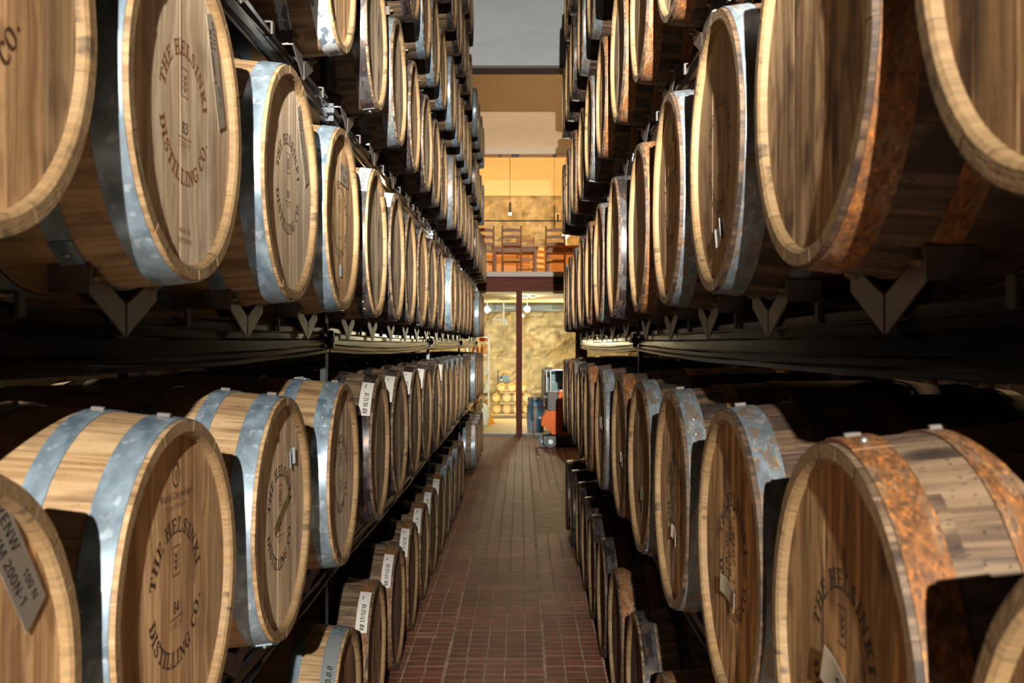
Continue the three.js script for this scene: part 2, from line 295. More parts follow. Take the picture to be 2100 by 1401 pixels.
// ---------------------------------------------------------------- barrel assembly
let serial = 0;
function barrel(side, X, cy, z, spec, label, group) {
  const id = serial++; reseed(3000 + id * 17);
  const fine = spec.fine ?? z < 6.2, L = spec.L ?? id % 3, lay = LAYOUTS[L], wood = spec.wood || 'aged', hoop = spec.hoop || 'dark', head = spec.headMat || plainHead[(spec.head || 'grey') + L];
  const t = thing('oak_barrel', label, 'barrel', [side * (X + HALF), cy - CY, -z], group, side < 0 ? 0 : Math.PI);
  t.rotation.y += spec.turn ?? rr(-0.012, 0.012);
  const axis = (m, roll = 0) => { m.position.y = CY; m.rotation.x = roll; return m; };
  const roll = rr(0, TAU), oak = OAK[wood], end = END[spec.end || wood];
  if (fine) {
    lay.fine.forEach((g, i) => { const k = (lay.tone[i] + id) % 4; axis(part(t, 'stave', g, [oak[k], end[k]]), roll); });
    lay.boards.forEach((g) => axis(part(t, 'head_board', g, head)));
  } else {
    lay.joined.forEach((g, i) => { const k = (i + id) % 4; axis(part(t, 'staves', g, [oak[k], end[k]]), roll).userData.kind = 'stuff'; });
    axis(part(t, 'head', lay.head, head));
  }
  axis(part(t, 'rear_head', rearHead, oak[1]));
  HOOPS.forEach((h, i) => {
    if (!fine && i > 3) return;
    const m = axis(part(t, 'hoop', (fine ? hoopFine : hoopFar)[i], HOOP[spec.hoops?.[i] || hoop]), rr(0, TAU));
    if (z < 4.2 && i < 3) {                            // rivets of the lap
      const r = rAt(HALF - (h[0] + h[1]) / 2) + 0.0045, x = HALF - (h[0] + h[1]) / 2;
      if (spec.rivets !== false) for (const a of [0.1, 0.26]) { const q = part(m, 'rivet', rivetGeo, rivetMat, [x, r * Math.cos(a), r * Math.sin(a)]); q.rotation.x = a; }
    }
    if (spec.fasteners && i < 2) { const r = rAt(HALF - h[1]) + 0.006, x = HALF - (h[0] + h[1]) / 2, f = axis(part(t, 'hoop_fastener', fastGeo, fastenerMat)); f.position.set(x, CY + r - 0.003, 0.01); f.rotation.set(0, 0, -0.08); }
  });
  for (const f of spec.add || []) f(t);
  return t;
}
// paper stuck round a hoop, a0..a1 measured from the top towards the camera
const paperBase = (c, w, h) => { c.fillStyle = '#b4b0a8'; c.fillRect(0, 0, w, h); for (let i = 0; i < 220; i++) { c.fillStyle = `rgba(${rnd() < 0.5 ? '90,80,70' : '240,238,232'},${0.05 + rnd() * 0.08})`; c.fillRect(rnd() * w, rnd() * h, rnd() * 22, rnd() * 5); } };
function hoopPaper(text, small, a0, a1, d0 = 0.009, d1 = 0.052, wide = 480) {
  return (t) => {
    reseed(4000 + serial); const x0 = HALF - d0, x1 = HALF - d1, pos = [], uv = [], idx = [], N = 12;
    for (let i = 0; i <= N; i++) { const a = lerp(a0, a1, i / N); for (const [x, v] of [[x0, 0], [x1, 1]]) { const r = rAt(x) + 0.0038; pos.push(x, CY + r * Math.cos(a), r * Math.sin(a)); uv.push(1 - i / N, v); } }
    for (let i = 0; i < N; i++) { const k = i * 2; idx.push(k, k + 1, k + 3, k, k + 3, k + 2); }
    const g = new THREE.BufferGeometry(); g.setAttribute('position', new THREE.Float32BufferAttribute(pos, 3)); g.setAttribute('uv', new THREE.Float32BufferAttribute(uv, 2)); g.setIndex(idx); g.computeVertexNormals();
    const tex = canvasTex(wide, 96, (c, w, h) => { paperBase(c, w, h); c.fillStyle = '#17171c'; c.font = 'italic bold 50px sans-serif'; c.textBaseline = 'middle'; c.fillText(text, 18, h * 0.56, w * 0.7); c.font = 'italic bold 24px sans-serif'; c.fillText(small, w * 0.76, h * 0.34, w * 0.22); });
    const p = part(t, 'paper_label', g, new THREE.MeshStandardMaterial({ map: tex, roughness: 0.85, side: THREE.DoubleSide })); p.userData.label = 'white paper label written ' + text;
  };
}
// tape or paper on a head: s to the reader's right, u upwards from the head's middle
function headPatch(name, s, u, w, h, rot, color, lines, label, curl = 0) {
  return (t) => {
    const g = new THREE.BoxGeometry(0.0007, h, w, 1, 1, 8), p = g.attributes.position;
    if (curl) for (let i = 0; i < p.count; i++) { const k = Math.max(0, Math.abs(p.getZ(i)) / (w / 2) - 0.35); p.setX(i, p.getX(i) + curl * k * k); }
    g.computeVertexNormals(); const uv = g.attributes.uv;
    const tex = canvasTex(320, Math.max(48, Math.round(320 * h / w)), (c, W, H) => {
      c.fillStyle = color; c.fillRect(0, 0, W, H); reseed(5000 + serial); for (let i = 0; i < 160; i++) { c.fillStyle = `rgba(${rnd() < 0.5 ? '60,54,48' : '220,214,204'},${0.04 + rnd() * 0.08})`; c.fillRect(rnd() * W, rnd() * H, rnd() * 30, rnd() * 4); }
      c.fillStyle = '#121216'; c.textBaseline = 'middle'; (lines || []).forEach(([s2, x, y, f]) => { c.font = 'italic bold ' + Math.round(H * f) + 'px sans-serif'; c.fillText(s2, x * W, y * H, W * (0.98 - x)); });
    });
    const m = part(t, name, g, new THREE.MeshStandardMaterial({ map: tex, roughness: 0.6 })); m.position.set(HALF - RECESS + 0.0022, CY + u, -s); m.rotation.x = rot; if (label) m.userData.label = label;
  };
}
const ORD = ['first', 'second', 'third', 'fourth', 'fifth', 'sixth', 'seventh', 'eighth', 'ninth', 'tenth', 'eleventh', 'twelfth', 'thirteenth', 'fourteenth', 'fifteenth', 'sixteenth', 'seventeenth', 'eighteenth', 'nineteenth'];
const TIER_Y = [0, 0.305, 1.12, 1.893, 2.668, 3.442, 4.215, 4.99];
const TIER_W = ['', 'floor tier', 'second tier', 'third tier', 'fourth tier', 'fifth tier', 'sixth tier', 'seventh tier'];
const LOOK = { galvanised: 'blue-grey galvanised hoops', dark: 'dark mottled hoops', rusty: 'rusty orange hoops', mottled: 'rust-flecked blue hoops', painted: 'white-smeared hoops' };
const WLOOK = { pale: 'pale oak barrel', aged: 'weathered oak barrel', dark: 'dark oak barrel' };
function row(side, tier, zs, Xs, specs) {
  zs.forEach((z, i) => {
    const sp = specs(i, z) || {}, X = typeof Xs === 'function' ? Xs(i, z) : Xs;
    const look = sp.look || `${WLOOK[sp.wood || 'aged']} with ${LOOK[sp.hoop || 'dark']}`;
    barrel(side, X, TIER_Y[tier], z, sp, sp.look ? `${look}, ${TIER_W[tier]}, ${side < 0 ? 'left' : 'right'} rack` : `${look}, ${TIER_W[tier]}, ${side < 0 ? 'left' : 'right'} rack, ${ORD[i]} from front`, `barrels in the ${side < 0 ? 'left' : 'right'} rack`);
  });
}
const pick = (arr, i) => arr[i % arr.length];
const TAPE = '#7d7468';

// ---- left rack
row(-1, 1, [3.25, 3.9, 4.585, 5.21, 5.84, 6.47, 7.1, 7.72, 8.34, 8.96, 9.58, 11.9, 12.53, 13.15, 13.77], (i, z) => (z > 11 ? 0.535 : 0.563), (i) => {
  if (i === 0) return { wood: 'pale', hoop: 'galvanised', head: 'brown', end: 'aged', look: 'pale oak barrel with scribbled blue hoops', add: [hoopPaperInk('7 # 0.0.0', 0.2, 1.1)] };
  if (i < 7) return { wood: 'aged', hoop: 'dark', head: 'brown', hoops: ['rusty'], look: ['', 'weathered barrel labelled RB 17/12/18 under a rusty hoop top', 'weathered barrel with a long paper date label', 'grey-staved barrel with a paper strip', 'weathered barrel with a torn paper strip', 'weathered barrel with a small paper strip', 'weathered barrel with a narrow paper strip'][i],
    add: [hoopPaper(['', 'RB 17/12/18', 'RB 17/12/18', 'RB 17.12.18', 'RB 17.1. 8', 'RB 17.12.18', 'RB 12'][i], i === 1 ? '4ths' : '18m', 0.36, 1.02)] };
  if (i === 11) return { wood: 'aged', hoop: 'galvanised', add: [hoopPaper('RB 12', '', 0.5, 1.2)], look: 'weathered barrel with blue hoops standing out by the rack end' };
  return { wood: 'aged', hoop: pick(['galvanised', 'galvanised', 'dark', 'galvanised'], i), head: 'grey' };
});
const H24 = headMat(24, 'tan', 0, { num: '84', cooper: true, ink: 'rgba(46,26,14,0.92)', knot: [[0.085, -0.02, 0.002, 0.035]] }, 0.25, 1024), H87 = headMat(87, 'pale', 1, { num: '87', ink: 'rgba(30,22,16,0.92)', cross: true, script: [['OAK', -0.02, -0.178, 0.02, 0]] }, 0.2), H85 = headMat(85, 'pale', 2, { num: '16', ink: 'rgba(40,30,20,0.9)' }, 0.25), H22 = headMat(22, 'tan', 0, { ring: false, logo: false }, 0.5);
const HScript = headMat(31, 'grey', 1, { ring: false, logo: false, script: [['Les Ouest', 0.0, 0.0, 0.05, -1.57], ['B', 0.02, 0.12, 0.04, -1.57]] }, 0.5);
row(-1, 2, [0.94, 1.59, 2.27, 3.03, 3.8, 4.435, 5.08, 5.72, 6.35, 6.98, 7.6, 8.22, 8.84, 9.46, 10.08, 11.6, 12.22, 12.84, 13.46], (i, z) => (z > 11 ? 0.525 : z > 7.3 ? 0.545 : 0.535), (i) => {
  switch (i) {
    case 0: return { wood: 'pale', hoop: 'dark', headMat: H22, L: 0, look: 'pale barrel with a handwritten tape on its head', add: [headPatch('tape', 0.135, 0.158, 0.17, 0.055, -0.95, TAPE, [['RENW', 0.04, 0.28, 0.42], ['100 N', 0.62, 0.3, 0.32], ['RYM 200N-1', 0.1, 0.72, 0.38]], 'grey tape with black handwriting')] };
    case 1: return { wood: 'pale', hoop: 'galvanised', headMat: H24, L: 0, fasteners: true, look: 'pale stencilled barrel numbered 84 with broad blue-grey hoops' };
    case 2: return { wood: 'pale', hoop: 'galvanised', headMat: H87, L: 1, fasteners: true, look: 'pale stencilled barrel numbered 87 with olive tape', add: [headPatch('tape', 0.004, 0.008, 0.15, 0.022, 0.42, '#8d7c46', [['EMPTY 10 LPA', 0.1, 0.5, 0.7]], 'olive tape reading EMPTY'), headPatch('sticker', 0.095, 0.125, 0.045, 0.04, 0.2, '#9aa3a8', [], 'silver sticker peeling off', 0.012)] };
    case 3: return { wood: 'pale', hoop: 'galvanised', headMat: H85, L: 2, fasteners: true, look: 'pale stencilled barrel numbered 16 with bright grey hoops' };
    case 4: return { wood: 'aged', hoop: 'dark', headMat: HScript, L: 1, look: 'weathered barrel labelled RB 18.12.18 with script on its head', add: [hoopPaper('RB 18.12.18', '18mnd', 0.45, 1.05)], hoops: ['dark', 'dark'] };
    case 5: case 6: case 7: case 9: return { wood: 'aged', hoop: 'dark', head: 'grey', look: ['', '', '', '', '', 'weathered barrel with a white date label', 'weathered barrel with a wide date label', 'weathered barrel with a narrow date label', '', 'weathered barrel with a pale paper label'][i], add: [hoopPaper(i === 5 ? '.12.18' : i === 6 ? 'RB 1.2.18' : 'RB 18', '18m', 0.42, 1.0)] };
    default: return { wood: 'aged', hoop: i > 9 && i < 14 || i === 15 ? 'galvanised' : 'dark', head: pick(['grey', 'tan'], i) };
  }
});
const foot = ['MADE IN', 'SEPTEMBER'];
const H83 = headMat(83, 'pale', 1, { num: '83', foot, streak: -0.02, ink: 'rgba(112,62,22,0.92)' }, 0.25, 1024), H88 = headMat(88, 'pale', 2, { num: '88', ink: 'rgba(60,36,18,0.9)' }, 0.12), H89 = headMat(89, 'tan', 0, { num: '', ink: 'rgba(60,40,22,0.9)', script: [['CASK N°', 0, 0.055, 0.014, 0]], foot }, 0.2), HCO = headMat(12, 'tan', 2, { num: '80', ink: 'rgba(60,30,10,0.9)', knot: [[0.11, -0.06, 0.008, 0.015]] }, 0.4);
row(-1, 3, [0.985, 1.635, 2.36, 3.03, 3.735, 4.345, 4.96, 5.575, 6.19, 6.805, 7.6, 8.22, 8.84, 9.46, 10.08, 12.4, 13.02, 13.64], (i, z) => (z > 7.3 ? 0.512 : i > 5 ? 0.547 : 0.537), (i) => {
  switch (i) {
    case 0: return { wood: 'pale', hoop: 'dark', headMat: HCO, L: 2, look: 'orange-toned pale barrel stencilled CO cut by the picture edge' };
    case 1: return { wood: 'pale', hoop: 'galvanised', headMat: H83, L: 1, look: 'pale stencilled barrel numbered 83 with dark vertical streak and tape', add: [headPatch('tape', 0.158, 0.112, 0.2, 0.042, -1.2, '#8e8272', [['REFILL', 0.06, 0.28, 0.4], ['100 N', 0.62, 0.3, 0.34], ['RYM 200N-1', 0.12, 0.72, 0.4]], 'grey tape with black handwriting')] };
    case 2: return { wood: 'pale', hoop: 'galvanised', headMat: H88, L: 2, look: 'pale stencilled barrel numbered 88 with grey tape', add: [headPatch('tape', 0.145, 0.12, 0.2, 0.042, -1.1, '#8e8272', [['REFILL', 0.06, 0.28, 0.4], ['100 N', 0.62, 0.3, 0.34], ['RYM 200N-1', 0.12, 0.72, 0.4]], 'grey tape with black handwriting')] };
    case 3: return { wood: 'pale', hoop: 'galvanised', headMat: H89, L: 0, look: 'pale stencilled barrel with a square grey tape', add: [headPatch('tape', 0.06, 0.145, 0.14, 0.062, 0, '#877b6a', [['RYE', 0.08, 0.28, 0.36], ['100', 0.62, 0.25, 0.3], ['B 30N', 0.3, 0.72, 0.36]], 'square grey tape with handwriting'), headPatch('sticker', 0.01, -0.155, 0.035, 0.036, 0, '#a9b4bd', [], 'small silver sticker')] };
    case 4: return { wood: 'pale', end: 'pale', hoop: 'dark', head: 'grey', look: 'oak barrel labelled RB 18.12.18 with blotched hoops', add: [hoopPaper('RB 18.12.18', 'mnd', 0.3, 0.95)] };
    case 5: return { wood: 'aged', hoop: 'dark', head: 'grey', look: 'weathered barrel with a small white hoop paper', add: [hoopPaper('18', '18m', 0.25, 0.8)] };
    default: return { wood: i === 10 ? 'pale' : 'aged', end: 'aged', hoop: i === 10 || i === 15 ? 'galvanised' : 'dark', head: pick(['grey', 'tan', 'grey'], i) };
  }
});
row(-1, 4, [2.97, 3.72, 4.4, 5.05, 5.73, 6.35, 6.97, 7.6, 8.28, 8.95, 9.62, 10.25, 11.5, 12.2, 12.9, 13.52, 14.14], (i, z) => (z > 7.3 ? 0.505 : 0.535), (i) => ({
  wood: i === 0 ? 'pale' : 'aged', end: 'aged', hoop: i === 0 ? 'painted' : i === 2 || i === 7 ? 'mottled' : 'dark', head: i === 5 ? 'brown' : pick(['tan', 'grey', 'grey'], i),
}));
row(-1, 5, [5.05, 5.71, 6.35, 6.98, 7.66, 8.3, 8.93, 9.6, 10.22, 11.55, 12.25, 13.0, 13.8], (i, z) => (z > 7.3 ? 0.52 : 0.54), (i) => ({ wood: 'aged', hoop: i === 0 || i > 8 && i % 2 ? 'dark' : 'galvanised', head: pick(['grey', 'tan'], i) }));
row(-1, 6, [7.02, 7.66, 8.33, 8.99, 9.63, 10.25, 11.6, 12.3, 13.0, 13.7], 0.512, (i) => ({ wood: 'aged', hoop: i > 5 ? 'galvanised' : 'dark', head: 'grey' }));
row(-1, 7, [9.58, 10.2], 0.505, () => ({ wood: 'aged', hoop: 'dark', head: 'grey' }));
// ---- right rack
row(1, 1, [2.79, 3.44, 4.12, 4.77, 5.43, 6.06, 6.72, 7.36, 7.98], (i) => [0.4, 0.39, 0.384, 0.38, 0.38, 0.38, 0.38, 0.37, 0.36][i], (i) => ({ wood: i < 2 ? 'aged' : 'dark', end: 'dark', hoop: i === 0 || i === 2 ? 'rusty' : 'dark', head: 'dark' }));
const blk = ['OB.19.06.24', '10 RYE MALT', 'FILL 2018.11'];
const HB1 = headMat(51, 'rtan', 0, { ink: 'rgba(22,15,10,0.92)', num: '' , knot: [[-0.06, 0.1, 0.006, 0.05]] }, 0.8), HB2 = headMat(52, 'rtan', 1, { ink: 'rgba(26,18,12,0.9)', logo: false, block: blk }, 0.7), HB3 = headMat(53, 'rgrey', 2, { ink: 'rgba(26,18,12,0.9)', logo: false, block: blk }, 0.6), HB4 = headMat(54, 'rgrey', 0, { ink: 'rgba(36,26,18,0.85)', num: ' ' }, 0.6);
const scrap = (s, u, w, h, rot, c, lines) => headPatch('paper_scrap', s, u, w, h, rot, c || '#b9ae9a', lines, 'torn paper scrap', 0.01);
row(1, 2, [0.585, 1.22, 1.85, 2.55, 3.23, 3.88, 4.62, 5.3, 6.0, 6.7, 7.4, 8.1], (i) => (i < 6 ? 0.377 : i === 6 ? 0.362 : 0.348), (i) => {
  switch (i) {
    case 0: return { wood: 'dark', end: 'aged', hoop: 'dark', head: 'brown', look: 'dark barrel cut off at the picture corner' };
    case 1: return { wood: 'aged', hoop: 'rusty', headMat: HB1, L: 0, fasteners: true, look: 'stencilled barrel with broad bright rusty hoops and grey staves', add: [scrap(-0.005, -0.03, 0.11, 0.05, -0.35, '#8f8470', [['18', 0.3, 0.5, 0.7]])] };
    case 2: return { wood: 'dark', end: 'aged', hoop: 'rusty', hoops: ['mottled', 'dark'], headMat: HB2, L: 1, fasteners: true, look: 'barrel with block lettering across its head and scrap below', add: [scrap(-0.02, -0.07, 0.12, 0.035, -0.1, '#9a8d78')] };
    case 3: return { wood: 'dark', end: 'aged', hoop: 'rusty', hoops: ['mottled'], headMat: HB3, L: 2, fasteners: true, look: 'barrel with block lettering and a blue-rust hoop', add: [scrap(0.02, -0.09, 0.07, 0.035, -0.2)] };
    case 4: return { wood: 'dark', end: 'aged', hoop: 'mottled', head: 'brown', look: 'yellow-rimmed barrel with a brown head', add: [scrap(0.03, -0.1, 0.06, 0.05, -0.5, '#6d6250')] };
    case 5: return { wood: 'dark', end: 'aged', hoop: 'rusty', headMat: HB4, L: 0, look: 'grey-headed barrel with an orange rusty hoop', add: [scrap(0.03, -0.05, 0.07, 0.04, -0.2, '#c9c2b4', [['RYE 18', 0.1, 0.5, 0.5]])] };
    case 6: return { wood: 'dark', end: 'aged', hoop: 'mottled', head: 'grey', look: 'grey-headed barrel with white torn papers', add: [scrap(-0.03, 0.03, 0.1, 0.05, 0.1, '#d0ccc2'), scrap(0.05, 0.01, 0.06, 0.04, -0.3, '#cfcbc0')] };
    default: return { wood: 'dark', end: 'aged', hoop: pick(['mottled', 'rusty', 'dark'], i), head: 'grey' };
  }
});
const HR0 = headMat(61, 'brown', 1, { ring: false, logo: false, knot: [[0.02, -0.02, 0.012, 0.02], [-0.05, 0.07, 0.008, 0.012]] }, 0.8), HR1 = headMat(62, 'rgrey', 2, { ring: false, logo: false }, 1.0), HR2 = headMat(63, 'tan', 0, { num: ' ', ink: 'rgba(70,42,20,0.9)' }, 0.4), HR3 = headMat(64, 'tan', 1, { num: ' ', ink: 'rgba(50,30,16,0.9)' }, 0.15);
row(1, 3, [0.685, 1.34, 1.97, 2.61, 3.26, 3.91, 4.65, 5.33, 6.02, 6.76, 7.45, 8.17], (i) => (i < 5 ? 0.377 : 0.357), (i) => {
  switch (i) {
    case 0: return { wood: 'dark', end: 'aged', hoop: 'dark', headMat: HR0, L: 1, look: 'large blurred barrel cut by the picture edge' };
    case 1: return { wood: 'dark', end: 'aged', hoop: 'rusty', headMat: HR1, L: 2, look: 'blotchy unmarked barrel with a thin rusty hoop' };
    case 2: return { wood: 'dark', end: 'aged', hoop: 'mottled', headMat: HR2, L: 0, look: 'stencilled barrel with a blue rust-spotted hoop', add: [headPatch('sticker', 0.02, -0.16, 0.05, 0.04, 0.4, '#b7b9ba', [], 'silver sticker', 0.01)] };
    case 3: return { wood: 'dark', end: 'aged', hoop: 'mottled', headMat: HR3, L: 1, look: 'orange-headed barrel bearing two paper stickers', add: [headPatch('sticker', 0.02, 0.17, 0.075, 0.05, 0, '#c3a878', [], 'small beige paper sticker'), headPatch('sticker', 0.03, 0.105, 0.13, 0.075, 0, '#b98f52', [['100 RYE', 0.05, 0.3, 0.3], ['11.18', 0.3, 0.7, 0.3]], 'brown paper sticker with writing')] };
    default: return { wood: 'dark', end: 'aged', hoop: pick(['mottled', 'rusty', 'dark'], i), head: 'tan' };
  }
});
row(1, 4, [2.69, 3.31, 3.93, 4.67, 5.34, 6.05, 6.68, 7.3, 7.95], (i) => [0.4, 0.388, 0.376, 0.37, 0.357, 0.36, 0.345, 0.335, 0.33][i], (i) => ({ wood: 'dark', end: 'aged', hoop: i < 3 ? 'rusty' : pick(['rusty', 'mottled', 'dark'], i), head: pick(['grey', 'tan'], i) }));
row(1, 5, [5.34, 6.08, 6.72, 7.34, 7.96], (i) => [0.37, 0.356, 0.338, 0.336, 0.334][i], (i) => ({ wood: 'dark', end: 'aged', hoop: i < 2 ? 'mottled' : 'dark', head: 'grey' }));
row(1, 6, [7.29, 7.92], 0.353, () => ({ wood: 'aged', end: 'aged', hoop: 'dark', head: 'grey' }));
[[-1, 4, 2.3, 0.535], [-1, 5, 4.4, 0.54], [-1, 1, 2.6, 0.563], [1, 4, 2.05, 0.4], [1, 5, 4.68, 0.37], [1, 1, 2.12, 0.4]].forEach(([sd, ti, z, X]) => barrel(sd, X, TIER_Y[ti], z, { wood: 'aged', hoop: 'dark', fine: false }, `weathered barrel just outside the frame, ${TIER_W[ti]}, ${sd < 0 ? 'left' : 'right'} rack`, `barrels in the ${sd < 0 ? 'left' : 'right'} rack`));
// ---- barrels of the neighbouring rows, seen through the gaps
[[-1.5, -4.75], [-1.96, -5.9]].forEach(([x, z], i) => { barrel(-1, -x, TIER_Y[2], -z, { wood: 'pale', hoop: 'rusty', fine: false }, `pale barrel top glimpsed behind the left rack, ${i ? 'the farther' : 'the nearer'} of two`, 'barrels of the next row left'); });
[3.5, 4.15, 4.8, 5.45].forEach((z, i) => barrel(1, 2.3, TIER_Y[2], z, { wood: 'aged', hoop: pick(['rusty', 'mottled'], i), head: 'brown', fine: false }, `barrel glimpsed through the gap behind the right rack, ${ORD[i]} from the front`, 'barrels of the next row right'));
function hoopPaperInk(text, a0, a1) {                  // felt-pen scribble on the hoop itself: a worn sticker strip
  return (t) => {
    hoopPaper(text, '', a0, a1)(t); const p = t.children[t.children.length - 1]; p.name = 'sticker_strip';
    p.userData.label = 'grey-blue strip with faded scribble'; p.material.color.set('#8f9ba1');
  };
}

// ---------------------------------------------------------------- racks
const steelTex = dataTex(512, 128, (x, y, o) => { const a = fbm(x / 16, y / 6, 4), b = smooth(0.55, 0.8, fbm(x / 40 + 7, y / 9, 3)); const k = 0.8 + 0.5 * (a - 0.5); o[0] = lerp(86 * k, 120, b * 0.5); o[1] = lerp(72 * k, 86, b * 0.5); o[2] = lerp(62 * k, 56, b * 0.5); });
const beamMat = new THREE.MeshPhysicalMaterial({ color: '#2a2522', roughness: 0.16, specularIntensity: 0.3, map: steelTex }), postMat = std('#2a2d31', 0.35, 0.7), saddleMat = std('#6a625d', 0.4, 0.6), boltMat = std('#8a7850', 0.4, 0.7), clipMat = std('#2b2622', 0.6, 0.3);
function beamGeo(z0, z1, sag) {                        // ribbed channel swept along the bay, hanging a little in the middle
  const prof = [[0, 0], [0.004, -0.006], [0.004, -0.02], [-0.003, -0.026], [-0.003, -0.04], [0.005, -0.046], [0.005, -0.058], [-0.002, -0.064], [-0.002, -0.074], [0.006, -0.079], [0.006, -0.088], [-0.055, -0.088], [-0.055, -0.082], [-0.004, -0.08], [-0.004, -0.004], [-0.055, -0.004], [-0.055, 0]];
  const N = 14, pos = [], uv = [], idx = [];
  for (let k = 0; k < prof.length; k++) {
    const A = prof[k], B = prof[(k + 1) % prof.length], b0 = pos.length / 3;
    for (let i = 0; i <= N; i++) { const t = i / N, z = lerp(z0, z1, t), s = -sag * 4 * t * (1 - t); for (const [q, v] of [[A, 0], [B, 1]]) { const low = q[1] < -0.05 ? 1 : 0.35; pos.push(q[0] + 0.0015 * Math.sin(t * 19 + k * 1.7) * (k % 3 ? 1 : 1.8), q[1] + s * low + 0.0012 * Math.sin(t * 27 + k * 2.1), -z); uv.push(t * (z1 - z0), k * 0.13 + v * 0.1); } }
    for (let i = 0; i < N; i++) { const a = b0 + i * 2; idx.push(a, a + 2, a + 3, a, a + 3, a + 1); }
  }
  const g = new THREE.BufferGeometry(); g.setAttribute('position', new THREE.Float32BufferAttribute(pos, 3)); g.setAttribute('uv', new THREE.Float32BufferAttribute(uv, 2)); g.setIndex(idx); g.computeVertexNormals(); return g;
}
// a saddle: two folded plates in a shallow V, with flanges that carry the barrel
const webShape = (s) => { const a = new THREE.Shape(); a.moveTo(s * 0.005, 0); a.lineTo(s * 0.135, 0.053); a.lineTo(s * 0.138, 0.012); a.lineTo(s * 0.005, -0.052); a.closePath(); return a; };
const plateGeo = [1, -1].map((s) => {
  const web = new THREE.ExtrudeGeometry(webShape(s), { depth: 0.003, bevelEnabled: true, bevelThickness: 0.0006, bevelSize: 0.0006, bevelSegments: 1 }); web.rotateY(Math.PI / 2);   // shape x -> -z, depth -> x
  const fl = new THREE.BoxGeometry(0.062, 0.003, 0.1404); fl.translate(-0.03, 0, 0); moved(fl, 0, 0.0265, -s * 0.07, s * 0.387, 0, 0);
  const endp = new THREE.BoxGeometry(0.06, 0.042, 0.003); endp.translate(-0.03, 0.032, -s * 0.1365);
  return merge([web, fl, endp]);
});
const boltGeo = merge([new THREE.CylinderGeometry(0.0075, 0.0075, 0.007, 6).rotateZ(Math.PI / 2), new THREE.CylinderGeometry(0.0042, 0.0042, 0.018, 8).rotateZ(Math.PI / 2)]);
const clipGeo = merge([box(0.006, 0.034, 0.02), moved(box(0.02, 0.005, 0.02), -0.012, 0.016, 0)]);
const postGeo = (h) => merge([moved(box(0.016, h, 0.014), 0, h / 2, 0.014), moved(box(0.016, h, 0.014), 0, h / 2, -0.014), moved(box(0.004, h, 0.03), -0.01, h / 2, 0)]);
const nodeGeo = merge([box(0.05, 0.022, 0.075, 0.003), moved(box(0.02, 0.06, 0.012), 0.006, 0, 0)]);
function rack(side, XF, bays, tops, tiers, label) {
  const t = thing('barrel_rack', label, 'rack'), X = (x) => side * x, rot = side < 0 ? 0 : Math.PI;
  const inner = new THREE.Group(); const put = (name, geo, mat, x, y, z, flip) => { const m = part(t, name, geo, mat, [X(x), y, -z]); if (side > 0) m.rotation.y = Math.PI; return m; };
  bays.posts.forEach(([z, h]) => { for (const x of [XF + 0.012, XF + 0.7]) put('upright_post', postGeo(h), postMat, x, 0, z); });
  tiers.forEach(({ k, zs }) => {
    const cy = TIER_Y[k], yb = cy - 0.3117;                                          // yb: the bottom of the V
    bays.spans.forEach(([a, b]) => {
      const own = zs.filter((z) => z > a - 0.05 && z < b + 0.05); if (!own.length) return;
      const g = beamGeo(side < 0 ? a : -b, side < 0 ? b : -a, 0.02);
      for (const [x, nm] of [[XF, 'front_beam'], [XF + 0.7, 'rear_beam']]) { const m = part(t, nm, g, beamMat, [X(x), yb - 0.006, 0]); if (side > 0) m.rotation.y = Math.PI; }
      own.forEach((z) => {
        for (const s of [0, 1]) for (const dx of [-0.008, 0.62]) {
          if (dx > 0 && z > 6) continue;
          const p = put('saddle_plate', plateGeo[s], saddleMat, XF + dx, yb, z);
          if (dx < 0) part(p, 'bolt', boltGeo, boltMat, [0.008, 0.036, -(s ? -1 : 1) * 0.12]);
        }
        put('clip', clipGeo, clipMat, XF - 0.008, yb - 0.014, Math.min(z + 0.31, b - 0.03));
      });
    });
    bays.posts.forEach(([z, h]) => { if (h > yb) put('node_bracket', nodeGeo, postMat, XF - 0.004, yb - 0.05, z); });
  });
  return t;
}
const LZ = { 2: [0.94, 1.59, 2.27, 3.03, 3.8, 4.435, 5.08, 5.72, 6.35, 6.98, 7.6, 8.22, 8.84, 9.46, 10.08, 11.6, 12.22, 12.84, 13.46], 3: [0.985, 1.635, 2.36, 3.03, 3.735, 4.345, 4.96, 5.575, 6.19, 6.805, 7.6, 8.22, 8.84, 9.46, 10.08, 12.4, 13.02, 13.64], 4: [2.3, 2.97, 3.72, 4.4, 5.05, 5.73, 6.35, 6.97, 7.6, 8.28, 8.95, 9.62, 10.25, 11.5, 12.2, 12.9, 13.52, 14.14], 5: [4.4, 5.05, 5.71, 6.35, 6.98, 7.66, 8.3, 8.93, 9.6, 10.22, 11.55, 12.25, 13.0, 13.8], 6: [7.02, 7.66, 8.33, 8.99, 9.63, 10.25, 11.6, 12.3, 13.0, 13.7], 7: [9.58, 10.2] };
rack(-1, 0.66, { posts: [[3.4, 3.9], [7.2, 5.0], [10.78, 5.0], [14.5, 4.4]], spans: [[0.3, 3.39], [3.41, 7.19], [7.21, 10.77], [10.79, 14.49]] }, 0, Object.keys(LZ).map((k) => ({ k: +k, zs: LZ[k] })), 'tall dark steel rack of barrel beams and V saddles along the left of the aisle');
